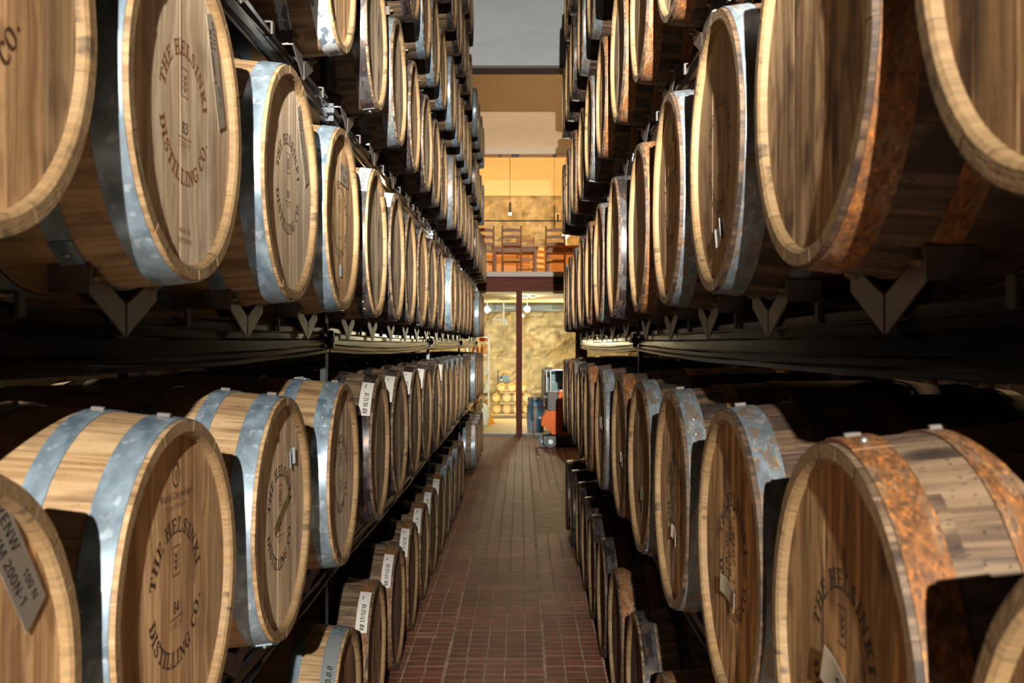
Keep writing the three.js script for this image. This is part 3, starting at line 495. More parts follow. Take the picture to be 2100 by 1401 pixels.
const RZ = { 2: [0.585, 1.22, 1.85, 2.55, 3.23, 3.88, 4.62, 5.3, 6.0, 6.7, 7.4, 8.1], 3: [0.685, 1.34, 1.97, 2.61, 3.26, 3.91, 4.65, 5.33, 6.02, 6.76, 7.45, 8.17], 4: [2.05, 2.69, 3.31, 3.93, 4.67, 5.34, 6.05, 6.68, 7.3, 7.95], 5: [4.68, 5.34, 6.08, 6.72, 7.34, 7.96], 6: [7.29, 7.92] };
const RR = rack(1, 0.5, { posts: [[4.29, 4.3], [8.56, 4.3]], spans: [[0.25, 4.28], [4.3, 8.55]] }, 0, Object.keys(RZ).map((k) => ({ k: +k, zs: RZ[k] })), 'tall dark steel rack of barrel beams and V saddles along the right of the aisle');
{ const m = part(RR, 'end_board', box(0.1, 0.5, 0.03, 0.004), OAK.pale[1], [0.52, EYE - 0.06, -8.62]); m.userData.label = 'orange-brown wooden board at the rack end'; }

for (const [x0, x1, z0, z1, w] of [[-1.72, -2.6, 4.2, 6.5, 'left'], [2.42, 3.05, 3.1, 5.9, 'right']]) {   // what carries the barrels of the next rows
  const t = thing('barrel_rack', `dark low rack behind the ${w} row, carrying the glimpsed barrels`, 'rack');
  for (const x of [x0, x1]) { part(t, 'rail', box(0.06, 0.08, z1 - z0, 0.006), postMat, [x, 0.785, -(z0 + z1) / 2]); for (const z of [z0 + 0.05, z1 - 0.05]) part(t, 'upright_post', box(0.05, 0.745, 0.05, 0.004), postMat, [x, 0.3725, -z]); }
}
// ---------------------------------------------------------------- floor: gridded slabs with dusty joints
const floorTex = dataTex(512, 512, (x, y, o) => { const a = fbm(x / 32, y / 32, 4), b = vn(x / 3, y / 3), s = smooth(0.55, 0.8, fbm(x / 64 + 30, y / 64, 3)); const k = 0.78 + 0.5 * (a - 0.5) + 0.16 * (b - 0.5); o[0] = lerp(142 * k, 164, s * 0.45); o[1] = lerp(84 * k, 120, s * 0.45); o[2] = lerp(62 * k, 102, s * 0.45); });
const dustTex = dataTex(256, 256, (x, y, o) => { const k = 0.8 + 0.4 * (fbm(x / 16, y / 16, 3) - 0.5); o[0] = 198 * k; o[1] = 168 * k; o[2] = 142 * k; });
floorTex.repeat.set(0.9, 0.9);
const dustMat = std('#ffffff', 0.85, 0, { map: dustTex });
const slabMats = ['#ffffff', '#e6d8d2', '#d3c4bc', '#f2ddd0'].map((c) => std(c, 0.62, 0, { map: floorTex }));
const wornMat = std('#d9cdc0', 0.7, 0, { map: dustTex });
const floorBase = structure('floor', moved(box(12, 0.2, 24), 0, -0.1018, -8), dustMat, [0, 0, 0]);
{ const p = floorBase.geometry.attributes.position, uv = floorBase.geometry.attributes.uv; for (let i = 0; i < p.count; i++) uv.setXY(i, p.getX(i), p.getZ(i)); }
function slabGeo(seed, nx, nz, size) {
  reseed(seed); const pos = [], uv = [], idx = [], cw = size / nx, cl = size / nz, ox = rnd() * 3, oz = rnd() * 3;
  const V = (x, y, z) => { pos.push(x, y, z); uv.push(x + ox, z + oz); return pos.length / 3 - 1; };
  const xs = [], zs = []; for (let i = 0; i <= nx; i++) xs.push(-size / 2 + i * cw + (i && i < nx ? rr(-0.004, 0.004) : 0)); for (let i = 0; i <= nz; i++) zs.push(-size / 2 + i * cl + (i && i < nz ? rr(-0.003, 0.003) : 0));
  for (let i = 0; i < nx; i++) for (let j = 0; j < nz; j++) {
    const g = 0.0036 * rr(0.7, 1.4), x0 = xs[i] + g, x1 = xs[i + 1] - g, z0 = zs[j] + g * 0.8, z1 = zs[j + 1] - g * 0.8, h = rr(-0.0006, 0.0003), b = 0.0015, y0 = -0.002;
    const q = [V(x0 + b, h, z0 + b), V(x1 - b, h, z0 + b), V(x1 - b, h, z1 - b), V(x0 + b, h, z1 - b)], e = [V(x0, y0, z0), V(x1, y0, z0), V(x1, y0, z1), V(x0, y0, z1)];
    idx.push(q[0], q[2], q[1], q[0], q[3], q[2]); for (let k = 0; k < 4; k++) { const n = (k + 1) % 4; idx.push(q[k], q[n], e[n], q[k], e[n], e[k]); }
  }
  let g = new THREE.BufferGeometry(); g.setAttribute('position', new THREE.Float32BufferAttribute(pos, 3)); g.setAttribute('uv', new THREE.Float32BufferAttribute(uv, 2)); g.setIndex(idx); g = g.toNonIndexed(); g.computeVertexNormals(); return g;
}
const slabGeos = [1, 2, 3, 4].map((s) => slabGeo(7000 + s, 5, 6, 0.459));
const wornGeo = slabGeo(7100, 1, 1, 0.459);
reseed(7200);
for (let c = 0; c < 5; c++) for (let r = 0; r < 29; r++) {
  const z = 3.05 + r * 0.466 + (c % 2 ? 0 : 0.12), x = -0.588 + (c - 1) * 0.466; if (z > 16.3) continue;
  const worn = c === 3 && z > 8.1 && z < 10.3;
  part(floorBase, 'floor_slab', worn ? wornGeo : slabGeos[Math.floor(rnd() * 4)], worn ? wornMat : slabMats[Math.floor(rnd() * 4)], [x, rr(-0.0003, 0.0004), -z], [0, Math.floor(rnd() * 2) * Math.PI, 0]);
}

// ---------------------------------------------------------------- shell of the warehouse and the far facade
const darkWall = std('#35302c', 0.9), ceilMat = std('#3a3735', 0.95);
structure('wall_left', box(0.2, 8, 22.8), darkWall, [-5.6, 4, -5.1]); structure('wall_right', box(0.2, 8, 22.8), darkWall, [5.6, 4, -5.1]);
structure('wall_rear', box(11.4, 8, 0.2), darkWall, [0, 4, 6.4]); structure('ceiling', box(11.4, 0.2, 23.2), ceilMat, [0, 7.4, -5.2]);
const plaster = (a) => dataTex(256, 256, (x, y, o) => { const k = 0.97 + 0.06 * (fbm(x / 24, y / 24, 3) - 0.5) + 0.05 * (vn(x / 1.5, y / 1.5) - 0.5); o[0] = a[0] * k; o[1] = a[1] * k; o[2] = a[2] * k; });
const greyPlaster = std('#ffffff', 0.9, 0, { map: plaster([172, 175, 177]) }), beigePlaster = std('#ffffff', 0.9, 0, { map: plaster([222, 196, 164]) }), creamPlaster = std('#ffffff', 0.9, 0, { map: plaster([232, 212, 170]) });
structure('wall_bulkhead', box(11, 2.6, 0.24), greyPlaster, [0, EYE + 3.16 + 1.3, -11.42]);
structure('trim_1', box(11, 0.03, 0.27), std('#5a5450', 0.7), [0, EYE + 3.145, -11.42]);
const ZF = 16.5, YO = EYE + 3.14, YM = EYE + 1.115;
structure('wall_far', box(11.4, 3.2, 0.2), beigePlaster, [0, YO + 0.12 + 1.6, -ZF - 0.1]);
structure('trim_2', box(11.4, 0.12, 0.3, 0.01), std('#d8c8b4', 0.8), [0, YO + 0.06, -ZF - 0.1]);
const redSteelTex = dataTex(256, 256, (x, y, o) => { const k = 0.85 + 0.4 * (fbm(x / 12, y / 30, 3) - 0.5); o[0] = 88 * k; o[1] = 50 * k; o[2] = 40 * k; });
const redSteel = new THREE.MeshPhysicalMaterial({ color: '#ffffff', roughness: 0.9, specularIntensity: 0.3, map: redSteelTex });
const iBeam = (w, h, d, tf) => merge([moved(box(w, tf, d), 0, h - tf / 2, 0), moved(box(w, tf, d), 0, tf / 2, 0), box(w, h, d * 0.25).translate(0, h / 2, 0)]);
structure('steel_beam', iBeam(11.4, 0.242, 0.22, 0.02), redSteel, [0, EYE + 0.873, -ZF], 'dark red steel beam across the glass front');
structure('steel_column', merge([moved(box(0.1, 2.388, 0.012), 0, 1.194, 0.06), moved(box(0.1, 2.388, 0.012), 0, 1.194, -0.06), box(0.012, 2.388, 0.12).translate(0, 1.194, 0), moved(box(0.16, 0.012, 0.16), 0, 0.006, 0)]), redSteel, [-0.035, 0, -ZF], 'dark red steel column in the middle of the glass front');
structure('trim_3', box(11.4, 0.085, 0.5, 0.01), std('#8f8882', 0.7), [0, YM + 0.0425, -ZF - 0.2]);
structure('trim_4', box(11.2, 0.03, 0.08), postMat, [0, 0.015, -ZF]);
const glass = new THREE.MeshPhysicalMaterial({ color: '#f4f8f5', roughness: 0.0, transmission: 1, thickness: 0, ior: 1.45 });
[[-1.75, -0.1], [0.03, 2.0]].forEach(([a, b], i) => { const m = structure('window_' + (i + 1), box(b - a, 2.35, 0.004), glass, [(a + b) / 2, 1.2, -ZF]); m.castShadow = false; });
[[-2.2, -0.62], [-0.6, 1.6], [1.62, 2.6]].forEach(([a, b], i) => { const m = structure('window_' + (i + 3), box(b - a, YO - YM - 0.1, 0.004), glass, [(a + b) / 2, (YM + 0.085 + YO) / 2, -ZF - 0.05]); m.castShadow = false; });
structure('wall_far_lower_left', box(3.9, 2.39, 0.2), darkWall, [-3.7, 1.195, -ZF]); structure('wall_far_lower_right', box(3.6, 2.39, 0.2), darkWall, [3.8, 1.195, -ZF]);
structure('wall_far_upper_left', box(3.4, YO - YM - 0.085, 0.2), beigePlaster, [-3.9, (YM + 0.085 + YO) / 2, -ZF - 0.08]); structure('wall_far_upper_right', box(3.0, YO - YM - 0.085, 0.2), beigePlaster, [4.1, (YM + 0.085 + YO) / 2, -ZF - 0.08]);
// little clamps that hold the upper glass
[[-0.1, 0.07], [-0.35, 0.02], [0.55, 0.03]].forEach(([x, w]) => { const t = thing('glass_clamp', x === -0.1 ? 'wide dark metal clamp at the upper glass edge' : x < 0 ? 'small dark clamp left of the wide one on the upper glass' : 'small dark clamp right of the wide one on the upper glass', 'clamp', [x, YO - 0.045, -ZF + 0.01], 'clamps of the upper glass'); part(t, 'plate', box(w * 1.8, 0.045, 0.02, 0.004), postMat, [0, 0.022, 0]); part(t, 'screw', new THREE.CylinderGeometry(0.006, 0.006, 0.01, 10).rotateX(Math.PI / 2), boltMat, [0, 0.022, 0.013]); });

// ---------------------------------------------------------------- rooms behind the glass
const rockTex = dataTex(512, 512, (x, y, o) => { const a = fbm(x / 32, y / 32, 4), b = smooth(0.55, 0.72, fbm(x / 20 + 40 + a * 4, y / 40, 4)), c = smooth(0.6, 0.75, fbm(x / 64 + 9, y / 64 + 77, 3)); const k = 0.85 + 0.4 * (a - 0.5); o[0] = lerp(214 * k, 140, b * 0.16) - 4 * c; o[1] = lerp(194 * k, 112, b * 0.18) - 9 * c; o[2] = lerp(152 * k, 74, b * 0.2) - 16 * c; });
function rockWall(w, h, depth, seed) {
  const g = new THREE.PlaneGeometry(w, h, 130, Math.round(130 * h / w)), p = g.attributes.position, uv = g.attributes.uv;
  for (let i = 0; i < p.count; i++) {
    const x = p.getX(i), y = p.getY(i), r = (v) => 1 - Math.abs(2 * v - 1);
    const f = fbm(x * 0.9 + seed, y * 1.2 + seed, 4), e = r(fbm(x * 1.4 + seed * 2 + y * 0.5, y * 2.2 - x * 0.4, 4)), s = Math.floor(fbm(x * 0.8 + y * 0.7, y * 1.6 + seed, 2) * 7) / 7;
    p.setZ(i, depth * (0.6 * f + 0.35 * e + 0.5 * s - 0.7)); uv.setXY(i, x * 0.4, y * 0.4);
  }
  const n = g.toNonIndexed(); n.computeVertexNormals(); return n;
}
const rockMat = std('#ffffff', 0.95, 0, { map: rockTex });
structure('wall_cellar', rockWall(9, 2.7, 1.1, 3.3), rockMat, [0, 1.2, -21.55]);
structure('wall_mezzanine', rockWall(10, 2.6, 0.55, 9.1), rockMat, [0, YM + 1.15, -23.6]);
structure('wall_mezzanine_upper', box(11.4, 2.6, 0.2), creamPlaster, [0, EYE + 3.49 + 1.3, -23.5]);
structure('ceiling_mezzanine', box(11.4, 0.15, 7.2), creamPlaster, [0, EYE + 5.0, -20.2]);
structure('floor_mezzanine', box(11.4, 0.2, 7.4), std('#a5774a', 0.6), [0, YM - 0.1, -ZF - 3.85]);
structure('ceiling_cellar', box(11.4, 0.04, 5.3), std('#c9b184', 0.85), [0, EYE + 0.865, -ZF - 2.8]);
structure('floor_cellar', box(11.4, 0.1, 5.7), std('#d9c79c', 0.5), [0, -0.05, -ZF - 2.9]);
structure('wall_cellar_left', box(0.15, 2.4, 5.3), creamPlaster, [-4.4, 1.2, -19.2]); structure('wall_cellar_right', box(0.15, 2.4, 5.3), creamPlaster, [4.4, 1.2, -19.2]);
structure('wall_mezzanine_left', box(0.15, 3.9, 7.2), creamPlaster, [-5.4, YM + 1.9, -20.2]); structure('wall_mezzanine_right', box(0.15, 3.9, 7.2), creamPlaster, [5.4, YM + 1.9, -20.2]);
structure('wall_outer', box(11.6, 8, 0.2), darkWall, [0, 4, -24.6]);
for (const s of [-1, 1]) structure(s < 0 ? 'wall_end_left' : 'wall_end_right', box(0.2, 8, 8.2), darkWall, [s * 5.7, 4, -20.5]);
structure('ceiling_end', box(11.6, 0.2, 8.2), ceilMat, [0, 7.4, -20.6]);
structure('trim_5', box(10.6, 1.08, 0.06, 0.004), std('#b5793c', 0.55), [0, YM + 0.54, -23.2]);       // wooden wainscot of the mezzanine

function glow(color, k) { return new THREE.MeshStandardMaterial({ color: '#ffffff', emissive: color, emissiveIntensity: k, roughness: 0.5 }); }
const black = std('#17171a', 0.5, 0.3), white = std('#e8e6e0', 0.5);
{ // ventilation duct under the cellar ceiling
  const t = thing('air_duct', 'dark grey duct running under the cellar ceiling behind the glass', 'duct', [0, EYE + 0.665, -20.4]);
  part(t, 'duct_body', box(8, 0.15, 0.4, 0.03), std('#4d5357', 0.5, 0.4), [0, 0.075, 0]); for (const x of [-2.4, -0.55, 1.2, 3]) part(t, 'flange', box(0.04, 0.17, 0.43, 0.006), std('#3c4145', 0.5, 0.4), [x, 0.075, 0]);
}
{ // spotlight that glares behind the column
  const t = thing('spotlight', 'glaring white spotlight just right of the steel column', 'spotlight', [0.108, EYE + 0.64, -18.2]);
  part(t, 'lamp_body', merge([new THREE.CylinderGeometry(0.05, 0.04, 0.13, 20).rotateX(Math.PI / 2).translate(0, 0, -0.06), box(0.012, 0.17, 0.012).translate(0, 0.12, -0.06)]), white); part(t, 'bulb', new THREE.SphereGeometry(0.055, 18, 12), glow('#fff3da', 30), [0, 0, 0.012]);
  spot(0.108, EYE + 0.64, -18.13, 0, 0.4, -10, PALE, 14, 60, 0.7, 2);
}
{ const t = thing('floodlight', 'tilted white floodlight above the bottle shelf behind the glass', 'floodlight', [-0.655, EYE + 0.6, -19]); part(t, 'lamp_body', box(0.12, 0.14, 0.05, 0.01), white, [0, 0.06, -0.03], [0.3, 0.3, 0.6]); part(t, 'bracket', box(0.02, 0.16, 0.02), white, [0, 0.17, -0.03]); part(t, 'lamp_face', box(0.09, 0.11, 0.006, 0.002), glow('#f3f7ff', 5), [0, 0.06, 0.005], [0.3, 0.3, 0.6]); }
{ // white pipes under the ceiling
  const t = thing('ceiling_pipe', 'white pipework hanging from the cellar ceiling left of the column', 'pipe', [-0.33, EYE + 0.35, -18.6]);
  part(t, 'drop_pipe', new THREE.CylinderGeometry(0.016, 0.016, 0.5, 12), white, [0, 0.25, 0]); part(t, 'cross_pipe', new THREE.CylinderGeometry(0.014, 0.014, 0.2, 12).rotateZ(Math.PI / 2), white, [0.1, 0.33, 0]); part(t, 'elbow_pipe', merge([new THREE.CylinderGeometry(0.02, 0.02, 0.24, 12).rotateZ(Math.PI / 2).translate(-0.07, 0.1, 0), new THREE.CylinderGeometry(0.02, 0.02, 0.11, 12).translate(0.05, 0.05, 0)]), white); part(t, 'ceiling_plate', box(0.2, 0.04, 0.06, 0.006), white, [0.02, 0.5, 0]);
}
[[0.06, 0.1], [0.2, 0.08]].forEach(([x, w], i) => { const t = thing('light_fitting', i ? 'short white ceiling fitting, the right one beside the column' : 'small white ceiling fitting, the left one beside the column', 'light', [x + 0.0, EYE + 0.815, -17.4], 'ceiling fittings beside the column'); part(t, 'housing', box(w, 0.03, 0.05, 0.006), white, [0, 0.015, 0]); part(t, 'lamp_face', box(w * 0.8, 0.004, 0.03), glow('#fff2d8', 3), [0, -0.003, 0]); });
{ // bottle shelf
  const z = -19.6, t = thing('bottle_shelf', 'white framed shelf of bottles at the left edge behind the glass', 'shelf', [-0.86, 0.0, z]);
  for (const x of [-0.22, 0.22]) part(t, 'upright', box(0.03, 1.72, 0.3, 0.004), white, [x, 0.86, 0]); for (let i = 0; i < 5; i++) part(t, 'shelf_board', box(0.47, 0.022, 0.3, 0.003), white, [0, 0.22 + i * 0.36, 0]);
  const bottle = new THREE.LatheGeometry([[0, 0], [0.032, 0], [0.034, 0.006], [0.034, 0.13], [0.03, 0.15], [0.013, 0.175], [0.012, 0.2], [0.014, 0.202], [0.014, 0.222], [0, 0.222]].map(([a, b]) => new THREE.Vector2(a, b)), 14);
  const bm = [std('#e9dfc6', 0.25), std('#c98a35', 0.2), std('#efe9dc', 0.3)], capm = std('#f4f0e6', 0.4);
  for (let r = 0; r < 4; r++) for (let k = 0; k < 4; k++) { const b = thing('bottle', `${['amber', 'pale', 'white', 'clear'][r]} bottle on the ${['lowest', 'second', 'third', 'top'][r]} board of the white shelf, ${ORD[k]} from the right`, 'bottle', [-0.68 - k * 0.09, 0.231 + r * 0.36, z + 0.06], 'bottles on the white shelf'); part(b, 'bottle_body', bottle, bm[(r + 1) % 3]); part(b, 'cap', new THREE.CylinderGeometry(0.016, 0.016, 0.03, 12), capm, [0, 0.22, 0]); }
  const c = thing('storage_box', 'small orange box on top of the white shelf', 'box', [-0.74, 1.571, z]); part(c, 'box_body', box(0.16, 0.06, 0.2, 0.005), std('#d3541f', 0.5), [0, 0.03, 0]); part(c, 'lid', box(0.166, 0.016, 0.206, 0.004), std('#e06a2c', 0.5), [0, 0.066, 0]);
}
{ // pyramid of little kegs
  const z0 = -20.4, rows = [[0.19, [-0.5, -0.295, -0.09, 0.115]], [0.42, [-0.51, -0.295, -0.09, 0.11]], [0.632, [-0.405, -0.19, 0.03]]];
  const kegBody = new THREE.LatheGeometry([[0.072, -0.15], [0.08, -0.15], [0.088, -0.08], [0.092, 0], [0.088, 0.08], [0.08, 0.15], [0.072, 0.15], [0.07, 0.138], [0, 0.138]].map(([a, b]) => new THREE.Vector2(a, b)), 26).rotateX(Math.PI / 2), ring = new THREE.TorusGeometry(0.083, 0.008, 6, 28);
  const km = std('#cf9420', 0.8), hm = std('#dfc68c', 0.85), rm = std('#d3b368', 0.8), st = thing('keg_stand', 'low white stand holding the pile of small kegs', 'stand', [-0.2, 0, z0]);
  rows.forEach(([y, xs], r) => { part(st, 'stand_rail', box(0.95 - r * 0.18, 0.03, 0.2, 0.004), hm, [r === 2 ? -0.0 : 0, y - 0.108, 0]);
    xs.forEach((x, k) => { const t = thing('small_keg', `small yellow keg in the ${['bottom', 'middle', 'top'][r]} row of the pile, ${ORD[k]} from the left`, 'keg', [x, y - 0.092, z0], 'small kegs in the pile'); part(t, 'keg_body', kegBody, km, [0, 0.092, 0]); part(t, 'keg_head', new THREE.CircleGeometry(0.07, 22), hm, [0, 0.092, 0.1395]); part(t, 'keg_hoop', ring, rm, [0, 0.092, 0.13]); part(t, 'bung', new THREE.CylinderGeometry(0.012, 0.012, 0.014, 10).rotateX(Math.PI / 2), white, [0, 0.092, 0.146]); }); });
  for (const x of [-0.44, 0.44]) part(st, 'stand_leg', box(0.03, 0.08, 0.2, 0.004), hm, [x, 0.04, 0]);
  part(st, 'rod', new THREE.CylinderGeometry(0.008, 0.01, 0.72, 8), black, [-0.27, 0.64, 0.1], [0, 0, 0.02]);
  const b = thing('control_box', 'blue-grey box with a black knob above the keg pile', 'box', [-0.35, 0.742, z0]); part(b, 'box_body', box(0.2, 0.13, 0.14, 0.008), std('#5d6f84', 0.5), [0, 0.065, 0]); part(b, 'knob', new THREE.CylinderGeometry(0.026, 0.026, 0.02, 16).rotateX(Math.PI / 2), black, [-0.055, 0.095, 0.08]); part(b, 'tag', box(0.03, 0.03, 0.004), white, [-0.055, 0.045, 0.072]);
  const a = thing('hoop_arch', 'thin yellow wooden hoop resting behind the blue-grey box', 'hoop', [-0.33, 0.872, z0 - 0.02]); part(a, 'hoop_ring', new THREE.TorusGeometry(0.08, 0.009, 8, 24, Math.PI), km);
}
{ const t = thing('traffic_cone', 'yellow floor cone by the bottle shelf at the end of the left row', 'cone', [-0.62, 0, -18.8]); part(t, 'cone_body', new THREE.CylinderGeometry(0.02, 0.11, 0.3, 20).translate(0, 0.17, 0), std('#e5971f', 0.5)); part(t, 'base', box(0.26, 0.02, 0.26, 0.004), std('#d08a1c', 0.5), [0, 0.01, 0]); }
{ const t = thing('rubbish_sack', 'white bulging sack on the floor by the bottle shelf', 'sack', [-0.74, 0, -18.4]); const g = new THREE.SphereGeometry(0.16, 20, 14), p = g.attributes.position; for (let i = 0; i < p.count; i++) { const k = 1 + 0.12 * (fbm(p.getX(i) * 14 + 9, p.getY(i) * 14 + p.getZ(i) * 9, 2) - 0.5); p.setXYZ(i, p.getX(i) * k, Math.max(p.getY(i) * 1.5 * k, -0.2), p.getZ(i) * k); } g.computeVertexNormals(); part(t, 'sack_body', g, white, [0, 0.2, 0]); part(t, 'tied_neck', new THREE.CylinderGeometry(0.03, 0.05, 0.09, 10), white, [0, 0.46, 0]); }
{ // blue drum and blue tank behind the glass
  const blue = std('#1f4d6e', 0.4), t = thing('plastic_drum', 'blue plastic drum standing right of the steel column', 'drum', [0.245, 0, -17.15]);
  part(t, 'drum_body', new THREE.LatheGeometry([[0, 0], [0.13, 0], [0.14, 0.02], [0.15, 0.2], [0.148, 0.42], [0.13, 0.5], [0.13, 0.56], [0, 0.56]].map(([a, b]) => new THREE.Vector2(a, b)), 30), blue); part(t, 'lid', new THREE.CylinderGeometry(0.137, 0.137, 0.045, 30), std('#22313d', 0.4), [0, 0.58, 0]); part(t, 'clamp_ring', new THREE.TorusGeometry(0.137, 0.009, 8, 30).rotateX(Math.PI / 2), black, [0, 0.555, 0]); part(t, 'band', new THREE.TorusGeometry(0.149, 0.012, 8, 30).rotateX(Math.PI / 2), std('#4a342c', 0.5), [0, 0.44, 0]);
  const k = thing('blue_tank', 'large blue tank in a dark frame behind the orange stacker', 'tank', [0.58, 0, -17.6]); part(k, 'tank_body', box(0.38, 0.62, 0.5, 0.05), std('#1c5875', 0.35), [0.02, 0.72, 0]); part(k, 'tank_rim', box(0.42, 0.04, 0.54, 0.012), std('#3b4650', 0.4), [0.02, 1.04, 0]); for (const x of [-0.2, 0.22]) for (const z of [-0.25, 0.25]) part(k, 'frame_leg', box(0.03, 1.06, 0.03), std('#41352e', 0.5, 0.3), [x, 0.53, z]); part(k, 'base_tray', box(0.46, 0.05, 0.56, 0.008), black, [0, 0.38, 0]); part(k, 'valve', merge([new THREE.CylinderGeometry(0.02, 0.02, 0.08, 12).rotateX(Math.PI / 2), new THREE.SphereGeometry(0.028, 12, 8).translate(0, 0, 0.05)]), white, [-0.16, 0.6, 0.29]);
}
{ // orange pedestrian stacker at the end of the right rack
  const t = thing('pallet_stacker', 'orange and black pedestrian stacker parked at the end of the right row', 'stacker', [0.53, 0, -14.85]), or = new THREE.MeshPhysicalMaterial({ color: '#c25806', roughness: 0.5, specularIntensity: 0.35 }), gr = std('#4a4744', 0.6);
  const hood = new THREE.Shape(); hood.moveTo(-0.25, 0.3); hood.bezierCurveTo(-0.25, 0.43, -0.2, 0.5, -0.11, 0.51); hood.lineTo(0.0, 0.51); hood.lineTo(0.0, 0.17); hood.lineTo(-0.09, 0.17); hood.bezierCurveTo(-0.13, 0.24, -0.2, 0.29, -0.25, 0.3);
  const ex = (s, d, b = 0.008) => new THREE.ExtrudeGeometry(s, { depth: d, bevelEnabled: true, bevelThickness: b, bevelSize: b, bevelSegments: 2, curveSegments: 8 });
  part(t, 'hood', ex(hood, 0.4), or, [0.02, 0.02, -0.2]);
  const fr = new THREE.Shape(); fr.moveTo(0, 0.17); fr.lineTo(0, 0.74); fr.quadraticCurveTo(0.01, 0.8, 0.06, 0.8); fr.lineTo(0.3, 0.8); fr.lineTo(0.3, 0.17); fr.closePath(); const ho = new THREE.Path(); ho.moveTo(0.045, 0.2); ho.lineTo(0.045, 0.72); ho.lineTo(0.27, 0.72); ho.lineTo(0.27, 0.2); ho.closePath(); fr.holes.push(ho);
  part(t, 'side_frame', ex(fr, 0.42), or, [0.02, 0.02, -0.2]); part(t, 'rear_panel', box(0.24, 0.54, 0.44, 0.02), std('#101418', 0.4), [0.175, 0.46, 0.0]);
  part(t, 'backrest', box(0.155, 0.28, 0.3, 0.012), gr, [-0.065, 0.67, 0.02]); part(t, 'chassis', box(0.58, 0.15, 0.5, 0.02), std('#15171a', 0.4), [0.07, 0.1, 0]);
  for (const [x, z] of [[-0.2, 0.16], [-0.1, 0.24]]) { const w = part(t, 'wheel', new THREE.CylinderGeometry(0.085, 0.085, 0.07, 24).rotateX(Math.PI / 2), std('#24272b', 0.45), [x, 0.085, z]); part(w, 'hub', new THREE.CylinderGeometry(0.035, 0.035, 0.076, 16).rotateX(Math.PI / 2), std('#7d868c', 0.3, 0.7)); }
  for (const x of [-0.15, -0.09]) part(t, 'mast_rail', box(0.018, 0.36, 0.04, 0.003), std('#6b6461', 0.4, 0.5), [x, 0.97, -0.1]); part(t, 'mast_head', box(0.11, 0.04, 0.06, 0.008), gr, [-0.12, 1.15, -0.1]);
  part(t, 'steer_handle', merge([new THREE.CylinderGeometry(0.013, 0.013, 0.42, 10).translate(0, 0.21, 0), new THREE.SphereGeometry(0.02, 10, 8).translate(0, 0.43, 0)]), std('#8a5f40', 0.5), [-0.33, 0.12, 0.1]); part(t, 'tiller_arm', box(0.12, 0.03, 0.04, 0.006), black, [-0.28, 0.14, 0.1]);
}

// ---------------------------------------------------------------- restaurant on the mezzanine
const chairWood = std('#7a4722', 0.5), chairPale = std('#c99b4e', 0.5), rush = std('#b98b50', 0.8);
function chair(x, z, turn, w, mat, label) {
  const t = thing('ladder_back_chair', label, 'chair', [x, YM, z], 'chairs on the mezzanine', turn), d = 0.38, h = 1.06;
  for (const s of [-1, 1]) { part(t, 'back_post', new THREE.CylinderGeometry(0.015, 0.018, h, 10), mat, [s * w / 2, h / 2, 0]); part(t, 'front_leg', new THREE.CylinderGeometry(0.017, 0.015, 0.44, 10), mat, [s * w / 2, 0.22, -d]); part(t, 'side_rail', new THREE.CylinderGeometry(0.01, 0.01, d, 8).rotateX(Math.PI / 2), mat, [s * w / 2, 0.18, -d / 2]); }
  const sl = new THREE.Shape(); sl.moveTo(-w / 2, 0); sl.quadraticCurveTo(0, 0.022, w / 2, 0); sl.lineTo(w / 2, 0.055); sl.quadraticCurveTo(0, 0.09, -w / 2, 0.055); sl.closePath(); const sg = new THREE.ExtrudeGeometry(sl, { depth: 0.012, bevelEnabled: false, curveSegments: 8 });
  for (let i = 0; i < 4; i++) part(t, 'back_slat', sg, mat, [0, 0.56 + i * 0.128, -0.006]);
  part(t, 'seat', box(w + 0.02, 0.04, d, 0.012), rush, [0, 0.43, -d / 2]); part(t, 'front_rail', new THREE.CylinderGeometry(0.01, 0.01, w, 8).rotateZ(Math.PI / 2), mat, [0, 0.22, -d]);
}
chair(-0.69, -18.3, 0.05, 0.36, chairWood, 'brown ladder-back chair half hidden at the left rack edge');
chair(-0.175, -18.3, 0.0, 0.345, chairWood, 'brown ladder-back chair with its back to the glass, below the pendant lamp');
chair(0.625, -18.3, -0.04, 0.345, chairWood, 'brown ladder-back chair under the hanging rod on the right');
chair(0.085, -20.2, 0.02, 0.33, chairWood, 'brown ladder-back chair farther back between the two front chairs');
chair(0.37, -22.0, Math.PI, 0.32, chairPale, 'pale yellow ladder-back chair facing the glass');
function table(x, z, w, label) { const t = thing('dining_table', label, 'table', [x, YM, z], 'tables on the mezzanine'); part(t, 'table_top', box(w, 0.04, 0.75, 0.006), std('#a8692f', 0.45), [0, 0.74, 0]); part(t, 'apron', box(w - 0.12, 0.09, 0.6), chairWood, [0, 0.68, 0]); for (const sx of [-1, 1]) for (const sz of [-1, 1]) part(t, 'table_leg', box(0.05, 0.68, 0.05, 0.004), chairWood, [sx * (w / 2 - 0.06), 0.34, sz * 0.28]); }
table(-0.12, -19.15, 0.9, 'brown wooden table in front of the pendant lamp'); table(0.85, -19.2, 0.8, 'brown wooden table behind the right-hand chair');
function pendant(x, y, z, label) {
  const t = thing('pendant_lamp', label, 'lamp', [x, y, z], 'pendant lamps on the mezzanine'), top = EYE + 4.92 - y;
  part(t, 'cord', new THREE.CylinderGeometry(0.006, 0.006, top - 0.2, 6), black, [0, 0.2 + (top - 0.2) / 2, 0]); part(t, 'lamp_shade', new THREE.CylinderGeometry(0.022, 0.024, 0.21, 16), black, [0, 0.12, 0]); part(t, 'bulb', new THREE.SphereGeometry(0.032, 16, 12), glow('#fff0cf', 9), [0, 0, 0]);
  point(x, y - 0.001, z, WARM, 2.2, 1.5);
}
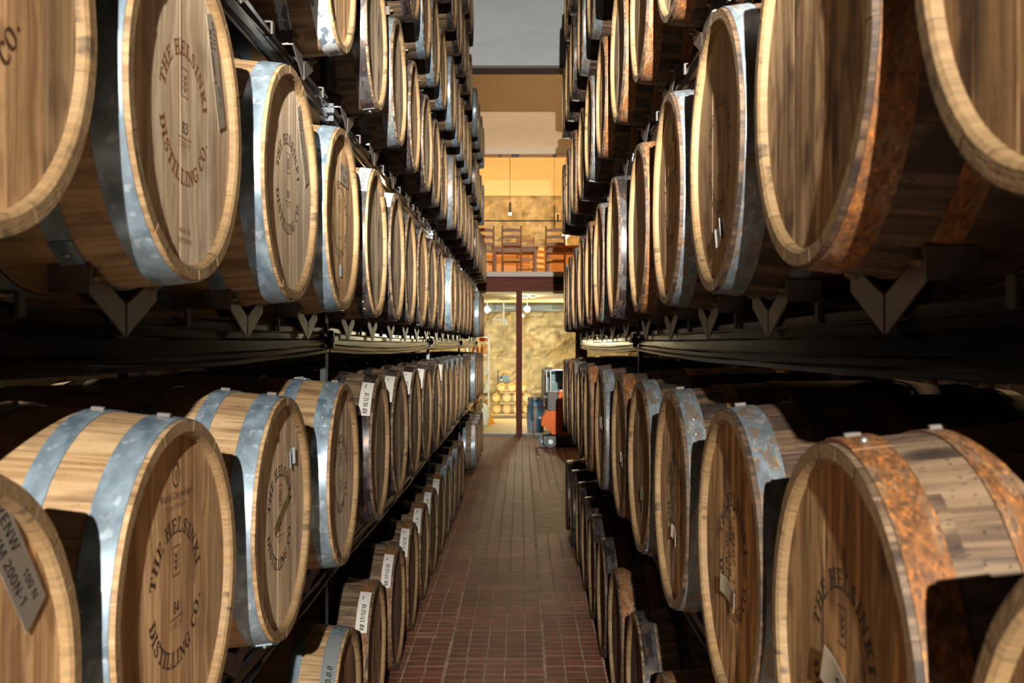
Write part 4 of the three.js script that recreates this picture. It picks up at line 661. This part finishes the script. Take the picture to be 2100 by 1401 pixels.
pendant(-0.225, EYE + 2.62, -20, 'black tube pendant lamp with a glowing bulb over the middle chair'); 
{ const t = thing('hanging_rod', 'thin black rod lamp hanging over the right-hand chair', 'lamp', [0.645, EYE + 2.2, -19.4]); part(t, 'rod', new THREE.CylinderGeometry(0.012, 0.012, 0.46, 8), black, [0, 0.27, 0]); part(t, 'cord', new THREE.CylinderGeometry(0.004, 0.004, 2.25, 6), black, [0, 1.6, 0]); part(t, 'socket', new THREE.CylinderGeometry(0.035, 0.03, 0.07, 14), std('#b5793c', 0.5), [0, 0.02, 0]); }
{ const t = thing('picture_frame', 'small dark framed picture on the mezzanine rock wall', 'picture', [0.86, EYE + 2.98, -23.38]); part(t, 'frame', box(0.12, 0.19, 0.02, 0.004), std('#e9ddbd', 0.6), [0, 0, 0]); part(t, 'picture', box(0.06, 0.14, 0.006), std('#4f2c1c', 0.6), [0, 0, 0.012]); }
{ const t = thing('cable_railing', 'thin dark cable railing along the mezzanine edge', 'railing', [0, YM, -16.95]); part(t, 'top_cable', new THREE.CylinderGeometry(0.011, 0.011, 10.4, 8).rotateZ(Math.PI / 2), black, [0, 0.985, 0]); for (const x of [-2.6, 1.9]) part(t, 'railing_post', box(0.03, 1, 0.03, 0.003), black, [x, 0.5, 0]); }
{ const t = thing('globe_lamp', 'bright white lamp glowing at the right edge of the mezzanine', 'lamp', [0.85, YM + 0.86, -18.95]); part(t, 'shade', new THREE.SphereGeometry(0.07, 20, 14), glow('#fff2cf', 7), [0, 0.22, 0]); part(t, 'stem', new THREE.CylinderGeometry(0.014, 0.02, 0.16, 10), white, [0, 0.08, 0]); part(t, 'base', new THREE.CylinderGeometry(0.06, 0.065, 0.02, 18), white, [0, 0.01, 0]); t.position.y = YM + 0.76; point(0.85, YM + 0.98, -18.95, PALE, 2.5, 2); }
{ const t = thing('ceiling_lamp', 'warm lamp under the warehouse ceiling behind the bulkhead', 'lamp', [0.3, 5.86, -13.9]); part(t, 'bulb', new THREE.SphereGeometry(0.06, 16, 12), glow('#ffd9a0', 6), [0, 0.04, 0]); part(t, 'cord', new THREE.CylinderGeometry(0.006, 0.006, 1.34, 6), black, [0, 0.78, 0]); }

scene.traverse((o) => { if (o.isLight && o.shadow) o.shadow.mapSize.set(2048, 2048); });
renderer.render(scene, camera);
